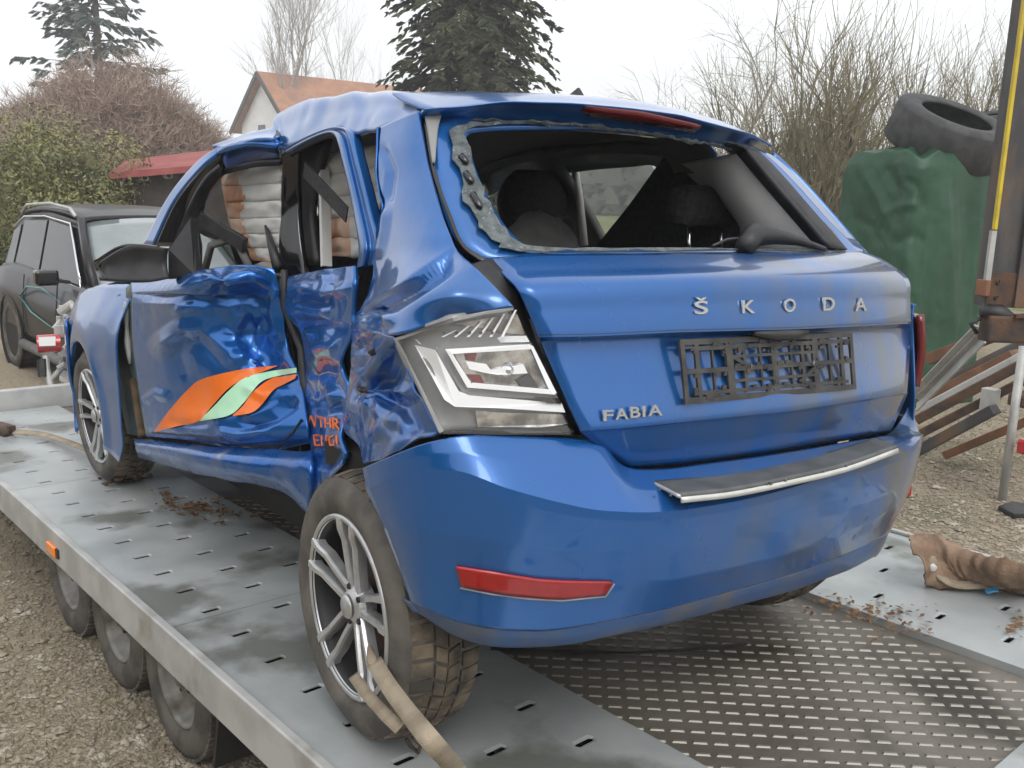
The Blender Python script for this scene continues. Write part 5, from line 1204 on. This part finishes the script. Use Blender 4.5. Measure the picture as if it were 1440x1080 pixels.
# ------------------------------------------------------------------ house and shed
M['wallwhite'] = pmat('white_render', (.66, .67, .66), (.72, .72, .71), 1.5, .9); M['tiles'] = pmat('orange_roof_tiles', (.30, .135, .075), (.36, .18, .11), 1.6, .85, c3=(.22, .13, .09), lo3=.5, hi3=.7, scale3=.7); M['verge'] = pmat('dark_verge', (.07, .055, .05), rough=.8)
M['redroof'] = pmat('red_sheet_roof', (.24, .05, .05), (.30, .08, .07), 3, .7); M['boards'] = pmat('dark_boards', (.04, .03, .025), (.07, .055, .045), 4, .9)
M['window'] = pmat('dark_window', (.03, .035, .04), rough=.1)
hd = 66; ap = Vector(W(372, 104, hd)); rd_ = (RH*.78+VH*.63).normalized(); gd = Vector((rd_.y, -rd_.x, 0)); gd = gd if gd.dot(RH) > 0 else -gd
hw_ = 4.1; eh = ap.z-3.3; Lh = 13
house = empty('house'); house.location = (ap.x, ap.y, GZ); tag(house, 'white gabled house with an orange tiled roof behind the blue car', 'house')
def hp_(g_, l, z): q = gd*g_+rd_*l; return (q.x, q.y, z-GZ)
wl_ = MB(); wl_.add([hp_(-hw_, 0, GZ), hp_(hw_, 0, GZ), hp_(hw_, 0, eh), hp_(0, 0, ap.z-.12), hp_(-hw_, 0, eh), hp_(-hw_, Lh, GZ), hp_(hw_, Lh, GZ), hp_(hw_, Lh, eh), hp_(0, Lh, ap.z-.12), hp_(-hw_, Lh, eh)], [(0, 1, 2, 3, 4), (5, 9, 8, 7, 6), (1, 6, 7, 2), (0, 4, 9, 5)]); wl_.build('wall', M['wallwhite'], house)
for s_ in (-1, 1):
    e_ = 1.18; sl2 = (ap.z-eh)/hw_; a0 = hp_(0, -.6, ap.z); a1 = hp_(0, Lh+.5, ap.z); b1 = hp_(s_*hw_*e_, Lh+.5, ap.z-sl2*hw_*e_); b0 = hp_(s_*hw_*e_, -.6, ap.z-sl2*hw_*e_)
    MB().prism([a0, a1, b1, b0], (0, 0, .14)).build('roof', M['tiles'], house)
    MB().bar(a0, b0, .12, .30).build('verge_board', M['verge'], house)
wd_ = MB(); c_ = hp_(-.3, -.03, eh-.3); wd_.add([hp_(-1.2, -.03, eh-1.3), hp_(.0, -.03, eh-1.3), hp_(.0, -.03, eh-.1), hp_(-1.2, -.03, eh-.1)], [(0, 1, 2, 3)]); wd_.build('window', M['window'], house)
ld = Vector(W(318, 185, 38))
sd_ = 16; shed = empty('shed'); q0 = atd(235, sd_); shed.location = q0; tag(shed, 'low dark shed with a red roof between the bush and the blue car', 'shed')
sx = (RH*.96+VH*.28).normalized(); sy = Vector((-sx.y, sx.x, 0)); zt1 = ztop(235, 226, sd_)-GZ; zt0 = ztop(235, 250, sd_)-GZ
def shp(a, b_, z): q = sx*a+sy*b_; return (q.x, q.y, z)
MB().prism([shp(-.75, -1.0, zt0-.05), shp(1.5, -1.0, zt0+.22), shp(1.5, 1.6, zt0+.55), shp(-.75, 1.6, zt0+.20)], (0, 0, .1)).build('roof', M['redroof'], shed)
MB().add([shp(-.55, -.7, 0), shp(1.4, -.7, 0), shp(1.4, -.7, zt0+.22), shp(-.55, -.7, zt0-.03), shp(-.55, 1.5, 0), shp(1.4, 1.5, 0), shp(1.4, 1.5, zt0+.5), shp(-.55, 1.5, zt0+.17)], [(0, 1, 2, 3), (4, 7, 6, 5), (1, 5, 6, 2), (0, 3, 7, 4)]).build('wall', M['boards'], shed)
for i in range(6):
    p = shp(-.6+i*.36, -.95, zt0-.06+i*.047); MB().lathe([(-.02, .05), (.25, .05)], 8, 'y', p).build('rafter_end', M['trim'], shed)
# ------------------------------------------------------------------ dark SUV
M['suv'] = pmat('dark_car_paint', (.007, .006, .007), (.010, .009, .010), 10, .35, 0, coat=.15, spec=.3); M['teal'] = pmat('teal_decal', (.08, .26, .25), rough=.4); M['suvglass'] = pmat('suv_glass', (.02, .025, .025), rough=.05, coat=.2, spec=.5)
suv = empty('dark_suv'); tag(suv, 'dark parked estate SUV with chrome window trim at the left edge', 'car')
rw = gw(22, 514); hv = (-VH*math.sin(math.radians(48))+RH*math.cos(math.radians(48))).normalized(); lv = Vector((-hv.y, hv.x, 0))   # heading, its left
org = rw+lv*.90-hv*.0
suv.matrix_world = Matrix(((hv.x, lv.x, 0, org.x), (hv.y, lv.y, 0, org.y), (0, 0, 1, GZ), (0, 0, 0, 1)))
# local: x forward from the rear axle, y left, z up
low = []
for x, wd, zb, zt_b in ((-.92, .70, .45, .95), (-.86, .84, .35, 1.02), (-.4, .91, .28, 1.05), (.0, .92, .30, 1.05), (.8, .915, .25, 1.02), (1.7, .915, .25, 1.0), (2.2, .92, .28, 1.02), (2.65, .92, .30, 1.0), (3.1, .88, .30, .93), (3.45, .76, .32, .82), (3.52, .60, .4, .75)):
    low.append([(x, -wd*.80, zt_b), (x, -wd*.94, zt_b-.06), (x, -wd, (zb+zt_b)/2+.08), (x, -wd*.985, zb+.15), (x, -wd*.9, zb), (x, wd*.9, zb), (x, wd*.985, zb+.15), (x, wd, (zb+zt_b)/2+.08), (x, wd*.94, zt_b-.06), (x, wd*.80, zt_b)])
Lw = np.array(low); Lg = cr1(Lw, 40); body = gridmesh('body', Lg, M['suv'], suv, 0, closed=True)
gr_ = []
for x, zr_, wr, xb in ((-.80, 1.35, .58, 0), (-.55, 1.56, .60, 0), (.2, 1.64, .61, 0), (1.0, 1.63, .61, 0), (1.45, 1.56, .60, 0)):
    gr_.append([(x, -wr, zr_), (x, -wr*.8, zr_+.035), (x, 0, zr_+.05), (x, wr*.8, zr_+.035), (x, wr, zr_)])
gridmesh('roof', gridm(np.array(gr_), 20, 14), M['suv'], suv, .03, flip=True)
def sg(pts, name, mat, off=0., par=None):
    vs = []
    for x, z in pts: vs.append((x, -(.735-(z-1.0)*.23)-off, z))
    MB().prism(vs, (0, .02, 0)).build(name, mat, par or suv)
sg([(-.72, 1.02), (-.45, 1.03), (-.40, 1.45), (-.62, 1.38)], 'rear_quarter_window', M['suvglass'], .01); sg([(-.38, 1.03), (.45, 1.02), (.45, 1.53), (-.30, 1.50)], 'rear_door_window', M['suvglass'], .01); sg([(.52, 1.02), (1.75, 1.0), (1.60, 1.12), (1.18, 1.50), (.52, 1.535)], 'front_door_window', M['suvglass'], .01)
sg([(-.95, .9), (1.9, .9), (1.82, 1.02), (1.2, 1.56), (.2, 1.62), (-.6, 1.54), (-.88, 1.1)], 'side_shell', M['suv'], -.03)
ch_ = MB(); P_ = [(-.75, 1.0), (.5, 1.0), (1.80, .98), (1.62, 1.14), (1.20, 1.53), (.4, 1.57), (-.3, 1.54), (-.62, 1.42)]; ch_.tube([(x, -(.735-(z-1.0)*.23)-.018, z) for x, z in P_], .013, 6); ch_.build('window_trim', M['chrome'], suv, True)
MB().tube([(x, -.60, z) for x, z in ((-.5, 1.57), (-.3, 1.66), (.5, 1.70), (1.1, 1.67), (1.25, 1.60))], .018, 6).build('roof_rail', M['galvrail'], suv, True)
wsv = np.array([[V(1.42, -.58, 1.56), V(1.50, 0, 1.60), V(1.42, .58, 1.56)], [V(1.75, -.66, 1.3), V(1.88, 0, 1.32), V(1.75, .66, 1.3)], [V(2.12, -.72, 1.02), V(2.3, 0, 1.03), V(2.12, .72, 1.02)]])
M['suvscreen'] = pmat('suv_windscreen', (.16, .19, .19), (.22, .25, .25), 2, .05, coat=1.0, spec=.8)
gridmesh('windscreen', gridm(wsv, 10, 12), M['suvscreen'], suv, .01, flip=True)
MB().tube([(1.42, -.60, 1.57), (1.75, -.68, 1.3), (2.14, -.75, 1.0)], .04, 8).build('front_pillar', M['suv'], suv, True)
MB().tube([(1.42, .60, 1.57), (1.75, .68, 1.3), (2.14, .75, 1.0)], .04, 8).build('front_pillar', M['suv'], suv, True)
mr = MB(); mr.box((1.62, -1.0, 1.07), (.06, .10, .07)); mr.build('door_mirror', M['black_gloss'], suv, bevel=.025)
MB().bar((1.62, -.80, 1.02), (1.62, -.93, 1.04), .04, .03).build('mirror_arm', M['black'], suv)
for p, q in (((1.72, -.25, 1.25), (.06, .03)), ((1.95, .1, 1.1), (.08, .03))): MB().box((p[0]+.09, p[1], p[2]), (.01, .06, .03), Matrix.Rotation(-.9, 3, 'Y')).build('screen_sticker', M['wallwhite'], suv)
MB().tube([(x, -.925, .30) for x in (.45, 1.3, 2.2)], .05, 8).build('sill_trim', M['trim_dark'], suv, True)
for x0 in (.50, 1.55): MB().tube([(x0, -.918, .42), (x0+.02, -.925, .7), (x0-.02, -.88, 1.0)], .006, 5).build('door_gap', M['seal'], suv)
tb2 = MB(); pts = [(1.75, .85), (1.2, .93), (.7, .90), (.45, .78), (.8, .66), (1.3, .60), (1.75, .56)]
tb2.tube([(x, -.926, z) for x, z in pts], [.002, .007, .009, .009, .008, .006, .002], 6); tb2.build('teal_decal', M['teal'], suv, True)
for x0, y0 in ((0, -.80), (2.65, -.80), (0, .80), (2.65, .80)):
    wr_ = empty('wheel'); wr_.parent = suv; wr_.location = (x0, y0+(-.12 if y0 < 0 else .12), .345); wr_.rotation_euler = (0, 0, math.pi/2 if y0 < 0 else -math.pi/2)
    if x0 == 0 and y0 < 0:
        MB().lathe([(.02, .24), (0, .25), (0, .31), (.02, .342), (.2, .345), (.22, .3), (.22, .2)], 40).build('tyre', M['tyre'], wr_, True)
        sp = MB(); sp.lathe([(.03, .245), (.02, .235), (.06, .22), (.07, 0)], 32)
        sp.build('rim', M['rimblack'], wr_, True); s2 = MB()
        for k_ in range(10): a = k_*.628; s2.bar((.03, .04*math.cos(a), .04*math.sin(a)), (.025, .235*math.cos(a), .235*math.sin(a)), .03, .02, up=(1, 0, 0))
        s2.build('spokes', M['silver'], wr_); wk = wr_
    else:
        for ch in wk.children: c2 = ch.copy(); COL.objects.link(c2); c2.parent = wr_
for x0 in (0, 2.65): MB().lathe([(0, .40), (.02, .40), (.02, 0)], 32, 'y', (x0, -.925, .35)).build('wheel_arch', M['dark'], suv)
# ------------------------------------------------------------------ red and silver winch parts at the trailer's front
M['redpaint'] = pmat('red_lacquer', (.45, .02, .03), rough=.25, coat=.6)
wn = empty('winch', T); tag(wn, 'red and silver winch parts at the front end of the trailer', 'winch'); dwn = 6.0
def PN(u, v, dd=0): return PD(u, v, dwn+dd)
MB().tube([PN(53, 484), PN(86, 482, .05)], .058, 14).build('red_drum', M['redpaint'], wn, True, sharp=40)
MB().add([PN(54, 474, -.07), PN(78, 473, -.07), PN(78, 486, -.07), PN(55, 487, -.07)], [(0, 1, 2, 3)]).build('white_label', M['wallwhite'], wn)
sb = MB(); r = random.Random(5)
for i in range(26):
    u, v = r.uniform(82, 108), r.uniform(430, 535); p = PN(u, v, r.uniform(-.05, .1)); sb.box(p, (r.uniform(.01, .04), r.uniform(.01, .03), r.uniform(.01, .035)), Matrix.Rotation(r.random()*3, 3, 'Y'))
sb.tube([PN(70, 535), PN(88, 515), PN(104, 500)], .015, 6); sb.tube([PN(64, 500), PN(66, 520), PN(72, 545)], .02, 6); sb.tube([PN(84, 440), PN(100, 428), PN(108, 440)], .03, 8)
sb.build('silver_fittings', M['galvrail'], wn, bevel=.003)
MB().tube([PN(60, 505), PN(62, 530)], .035, 8).build('black_housing', M['black'], wn)
for u, v in ((92, 478), (98, 492), (94, 505)): MB().box(PN(u, v, -.05), (.02, .02, .015)).build('orange_fitting', M['rust'], wn)
# ------------------------------------------------------------------ tarp-covered stack with tyres
M['tarp'] = pmat('green_tarp', (.009, .050, .022), (.014, .066, .030), 2.5, .5, bump=.3, bscale=22)
td = 9.6; tb0 = atd(1282, td); zt2 = ztop(1282, 216, td)-GZ; G_ = []
tr_ = math.radians(28); TX = RH*math.cos(tr_)+VH*math.sin(tr_); TY = -RH*math.sin(tr_)+VH*math.cos(tr_)
def tarp_pt(a, t):
    ca, sa = math.cos(a), math.sin(a); n_ = 9.; rad = (abs(ca)**n_+abs(sa)**n_)**(-1/n_); x, y = ca*rad, sa*rad; z = zt2*t
    fl_ = .045*(1-2*abs(noise.noise(Vector((x*2.6+4, y*2.6, z*.14)))))*(1.05-.9*t); corner = max(0, abs(x*y)-.55)/.45
    tp_ = .98-.08*t-.05*max(0, t-.95)/.05; return TX*(x*.60*tp_+x*fl_)+TY*(y*.56*tp_+y*fl_), z-.14*corner*t**8+.05*noise.noise(Vector((x*2, y*2, 5)))*t**8
for t in np.linspace(0, 1, 110):
    r_ = []
    for a in np.linspace(0, 2*math.pi, 260, endpoint=False): q, z = tarp_pt(a, t); r_.append((q.x+tb0.x, q.y+tb0.y, z+GZ))
    G_.append(r_)
G_ = np.array(G_); cen = V(tb0.x, tb0.y, 0); top_ = [(G_[-1]-cen)*V(s_, s_, 1)+cen+V(0, 0, .10*(1-s_)) for s_ in (.97, .85, .6, .3, .0)]
TG_ = np.concatenate([G_, np.array(top_)]) @ T3          # into the car's frame, where the folds are laid
TG_ = crumple(TG_, .004, 5, 9, None, 2)
for pl_, w_, h_ in (([(1302, 225), (1296, 330), (1300, 420), (1306, 520)], 22, .07), ([(1205, 222), (1236, 280), (1258, 330), (1288, 390)], 13, -.06), ([(1236, 212), (1262, 268), (1250, 322), (1278, 370)], 13, .06), ([(1188, 255), (1204, 330), (1212, 420)], 18, .05), ([(1330, 250), (1336, 360), (1342, 500)], 18, -.07), ([(1360, 245), (1364, 350), (1374, 490)], 16, .06), ([(1252, 345), (1286, 330), (1300, 345)], 10, .04), ([(1236, 304), (1276, 286), (1296, 292)], 10, -.045), ([(1262, 400), (1280, 430), (1276, 500)], 14, .05), ([(1222, 360), (1240, 400), (1236, 470)], 14, -.05), ([(1270, 250), (1290, 262), (1300, 300)], 9, .035), ([(1196, 300), (1226, 320), (1240, 350)], 9, .03)):
    TG_ = tent(TG_, pl_, w_, h_*.38)
tarp = gridmesh('tarp_covered_stack', TG_, M['tarp'], None, .003, closed=True); tarp.matrix_world = T; tag(tarp, 'tall stack covered with a creased dark green tarpaulin', 'tarpaulin')
def loose_tyre(c, R, wd, axis, label):
    root = empty('tyre'); b = MB(); rr_ = R*.60
    b.lathe([(-wd/2+.02, rr_), (-wd/2, rr_+.02), (-wd/2-.012, (R+rr_)/2), (-wd/2+.01, R-.02), (-wd/2+.035, R), (wd/2-.035, R), (wd/2-.01, R-.02), (wd/2+.012, (R+rr_)/2), (wd/2, rr_+.02), (wd/2-.02, rr_), (wd/2-.04, rr_+.05), (0, R-.03), (-wd/2+.04, rr_+.05)], 56, 'z', closed=True)
    q = Vector(axis).normalized().to_track_quat('Z', 'Y'); root.location = c; root.rotation_mode = 'QUATERNION'; root.rotation_quaternion = q
    b.build('tyre_carcass', M['tyre_dark'], root, True)
    tag(root, label, 'tyre', 'old tyres on the tarpaulin'); return root
M['tyre_dark'] = pmat('old_tyre_rubber', (.028, .028, .029), (.05, .05, .05), 8, .75, bump=.15, bscale=60)
loose_tyre(W(1333, 188, td-.1), .58, .40, RH*.20+Vector((0, 0, 1))*.90-VH*.40, 'old black tyre lying tilted on top of the green tarpaulin')
loose_tyre(W(1412, 180, td+.8), .50, .32, RH*(-.15)+Vector((0, 0, 1))-VH*.10, 'second old tyre partly hidden behind the tilted one')
# ------------------------------------------------------------------ steel post, beams and scrap on the right
M['oldsteel'] = pmat('old_black_steel', (.060, .058, .060), (.105, .098, .092), 5, .6, .3, bump=.2, bscale=40, c3=(.17, .10, .06), lo3=.48, hi3=.64, scale3=4, stretch=(1, 1, .35))
M['yellow'] = pmat('chipped_yellow', (.62, .46, .02), (.50, .36, .03), 9, .5, c3=(.14, .09, .05), lo3=.62, hi3=.72, scale3=7)
M['brick'] = pmat('brown_board', (.22, .10, .055), (.14, .07, .04), 6, .85)
pd_ = 5.0; UPW = Vector((0, 0, 1))
def wq(u, v, d=pd_): return Vector(W(u, v, d))
def upright(u, v0, v1, d):                     # two ends of a vertical line whose lower end is at pixel u, v1
    b = wq(u, v1, d); zt_ = wq(u, v0, d).z; return Vector((b.x, b.y, zt_)), b
post = empty('steel_post'); pb = wq(1412, 432); post.location = pb; tag(post, 'tall dark rusty steel post with a yellow edge strip at the right edge', 'post')
Hh = 2.6
p = MB()
p.bar(tuple(RH*.06), tuple(RH*.06+UPW*Hh), .32, .012, up=-VH); p.bar(tuple(RH*-.105+VH*.05), tuple(RH*-.105+VH*.05+UPW*Hh), .012, .12, up=-VH); p.bar(tuple(RH*.105+VH*.05), tuple(RH*.105+VH*.05+UPW*Hh), .012, .12, up=-VH)
p.bar(tuple(RH*.06-VH*.02), tuple(RH*.06-VH*.02+UPW*Hh), .05, .03, up=-VH)
p.build('channel', M['oldsteel'], post, bevel=.003)
y_ = MB(); y_.bar(tuple(RH*-.113-VH*.02+UPW*.40), tuple(RH*-.113-VH*.02+UPW*Hh), .017, .03, up=-VH); y_.build('yellow_strip', M['yellow'], post, bevel=.003)
MB().bar(tuple(RH*-.118-VH*.02+UPW*.14), tuple(RH*-.118-VH*.02+UPW*.395), .026, .028, up=-VH).build('worn_strip', M['galvrail'], post)
MB().bar(tuple(-VH*.012+UPW*.0), tuple(-VH*.012+UPW*.18), .215, .012, up=-VH).build('foot_plate', M['rust'], post, bevel=.002)
for a_, z_ in ((-.06, .13), (.045, .13), (.045, .05), (-.06, .05)):
    q = RH*a_-VH*.022+UPW*z_; MB().lathe([(-.006, .012), (.004, .011), (.006, 0)], 6, 'y', tuple(q)).build('bolt', M['oldsteel'], post)
MB().box(tuple(RH*-.128+UPW*.10-VH*.01), (.020, .03, .042)).build('worn_block', M['brick'], post, bevel=.004)
br = empty('rusty_bracket'); br.location = wq(1415, 462); tag(br, 'rusty steel cross bracket under the tall post', 'bracket')
b = MB(); b.bar(tuple(RH*-.12), tuple(RH*.45), .14, .12, up=-VH); b.build('cross_beam', M['rust'], br, bevel=.012)
MB().tube([tuple(RH*-.14+UPW*.09), tuple(RH*-.05+UPW*.08), tuple(RH*.05+UPW*.02), tuple(RH*.02-UPW*.06)], [.035, .05, .045, .03], 8).build('black_fitting', M['black'], br, True)
MB().tube([tuple(RH*-.14+UPW*.05), tuple(RH*-.19+UPW*.02), tuple(RH*-.15-UPW*.03)], .012, 6).build('shackle', M['black'], br, True)
MB().bar(tuple(RH*.0+UPW*.075-VH*.07), tuple(RH*.4+UPW*.11-VH*.07), .03, .02).build('upper_flange', M['rust'], br)
gt, gb_ = upright(1409, 488, 704, 6.0)
gb2 = gw(1409, 704); dd_ = (T3.T @ (np.array(gb2)-np.array(T3 @ CP))) @ CF; gt = Vector((gb2.x, gb2.y, wq(1415, 480, dd_).z))
gp_ = MB(); gp_.tube([gb2, gt], .028, 10); o = gp_.build('support_leg', M['galvrail'], None, True); tag(o, 'plain grey steel support leg standing in the gravel at right', 'leg')
gb_ = MB(); A_, B_ = wq(1288, 560, 6.2), wq(1384, 462, 5.6); dl = (B_-A_).normalized()
gb_.bar(A_, B_, .12, .012, up=-VH+UPW*.3); gb_.bar(A_+UPW*.055-VH*.03, B_+UPW*.055-VH*.03, .012, .07, up=-VH+UPW*.3); gb_.bar(A_-UPW*.055-VH*.03, B_-UPW*.055-VH*.03, .012, .07, up=-VH+UPW*.3)
tag(gb_.build('loading_ramp_beam', M['galvrail'], None, bevel=.002), 'slanting galvanised channel beam beside the right tail lamp', 'beam')
for i, (u0, v0, u1, v1, d, w1, mt, lab) in enumerate(((1290, 590, 1450, 505, 7.2, .07, 'rust', 'rusty beam lying slanted, uppermost under the channel beam'), (1290, 612, 1450, 530, 7.0, .06, 'rust', 'rusty beam lying slanted, second under the channel beam'), (1280, 640, 1400, 575, 6.9, .07, 'oldsteel', 'dark beam lying slanted, lowest of the scrap heap'), (1310, 560, 1430, 500, 7.5, .10, 'brick', 'broad brown plank on the scrap heap behind the channel beam'), (1310, 505, 1400, 470, 7.8, .09, 'brick', 'short brown board at the foot of the green tarpaulin'), (1285, 560, 1450, 478, 7.7, .08, 'oldsteel', 'dark beam lying slanted, highest of the scrap heap'), (1295, 575, 1450, 492, 7.4, .05, 'galvrail', 'thin pale metal rail lying slanted among the scrap beams'), (1330, 640, 1450, 590, 7.3, .06, 'brick', 'brown plank lying lowest at the right of the scrap heap'))):
    a_, b2 = wq(u0, v0, d), wq(u1, v1, d-.5); tag(MB().bar(a_, b2, w1*1.6, w1).build('scrap_beam', M[mt], None, bevel=.006), lab, 'beam', 'scrap beams behind the bumper')
gbx = MB().box(wq(1392, 563, 6.6), (.04, .05, .085)).build('grey_bracket', M['galvrail'], None, bevel=.006); tag(gbx, 'small pale grey bracket left of the support leg', 'bracket')
tag(MB().box(wq(1443, 562, 6.4), (.10, .08, .045)).build('rusty_block', M['rust'], None, bevel=.02), 'rusty block at the right edge beside the support leg', 'scrap')
tag(MB().box(wq(1444, 520, 6.4), (.045, .05, .05)).build('yellow_block', M['yellow'], None, bevel=.015), 'small yellow part at the right edge beside the support leg', 'scrap')
tag(MB().box(wq(1446, 628, 6.3), (.06, .05, .05)).build('red_block', M['redpaint'], None, bevel=.015), 'small red part low at the right edge', 'scrap')
p_ = gw(1432, 722); tag(MB().prism([(p_.x-.16, p_.y-.05, GZ+.01), (p_.x+.02, p_.y-.12, GZ+.01), (p_.x+.15, p_.y-.03, GZ+.012), (p_.x+.10, p_.y+.10, GZ+.01), (p_.x-.09, p_.y+.09, GZ+.012)], (0, 0, .03)).build('scrap_piece', M['black'], None, bevel=.006), 'dark flat scrap lying on the gravel at the right edge', 'scrap')

# ------------------------------------------------------------------ added, unseen, behind and beside the viewer, to shade the panels and reflect in paint
cg = Vector((cw.x, cw.y, GZ)); unseen_barn = empty('unseen_barn'); bo = cg-VH*13+RH*1.0; unseen_barn.location = bo; tag(unseen_barn, 'added dark barn across the yard, showing only as a dark reflection in the tailgate', 'unseen_barn')
def bq(a, b_, z): q = RH*a-VH*b_; return (q.x, q.y, z)
MB().add([bq(-11, 0, 0), bq(11, 0, 0), bq(11, 0, 2.9), bq(-11, 0, 2.9), bq(-11, 7, 0), bq(11, 7, 0), bq(11, 7, 2.9), bq(-11, 7, 2.9), bq(-11, 3.5, 4.5), bq(11, 3.5, 4.5)], [(0, 1, 2, 3), (4, 7, 6, 5), (0, 3, 8, 7, 4), (1, 5, 6, 9, 2)]).build('wall', M['boards'], unseen_barn)
for e0, e1 in ((-.6, 3.5), (7.6, 3.5)): MB().prism([bq(-11.4, e0, 2.7), bq(11.4, e0, 2.7), bq(11.4, e1, 4.6), bq(-11.4, e1, 4.6)], (0, 0, .12)).build('roof', M['verge'], unseen_barn)
MB().add([bq(-2.5, -.05, 0), bq(1.5, -.05, 0), bq(1.5, -.05, 2.5), bq(-2.5, -.05, 2.5)], [(0, 1, 2, 3)]).build('door', M['galvrail'], unseen_barn)
hg = MB(); r = random.Random(77)  # added unseen foliage row, shades the car's left side
for i in range(16000):
    y = r.uniform(-9, 16); h = 2.7+.4*noise.noise(Vector((y*.7, 0, 0))); z = GZ+h*r.random(); f_ = r.choice((0, 1, 2)); x = -9.2+(r.uniform(-.2, .2) if f_ else r.uniform(-.8, .8)); s_ = r.uniform(.08, .18); a = r.random()*6.3
    d1 = Vector((math.cos(a)*s_, math.sin(a)*s_, r.gauss(0, .5)*s_)); d2 = Vector((r.gauss(0, .3)*s_, r.gauss(0, .3)*s_, s_)); p = Vector((x, y, z)); hg.add([p-d1, p-d2, p+d1, p+d2], [(0, 1, 2, 3)])
tag(hg.build('unseen_hedge', M['spruce']), 'added dark conifer hedge along the left side of the yard, outside the picture', 'unseen_hedge', kind='stuff')

# thin winter haze over the whole yard
hz_ = bpy.data.materials.new('haze'); hz_.use_nodes = True; n = hz_.node_tree; n.nodes.clear(); vo = n.nodes.new('ShaderNodeVolumePrincipled'); om = n.nodes.new('ShaderNodeOutputMaterial')
vo.inputs['Color'].default_value = (.93, .95, 1, 1); vo.inputs['Density'].default_value = .0026; vo.inputs['Anisotropy'].default_value = .2; n.links.new(vo.outputs[0], om.inputs['Volume'])
tag(MB().box((30, 60, 16), (170, 170, 18)).build('haze', hz_), 'thin pale winter haze over the yard', 'haze', kind='stuff')
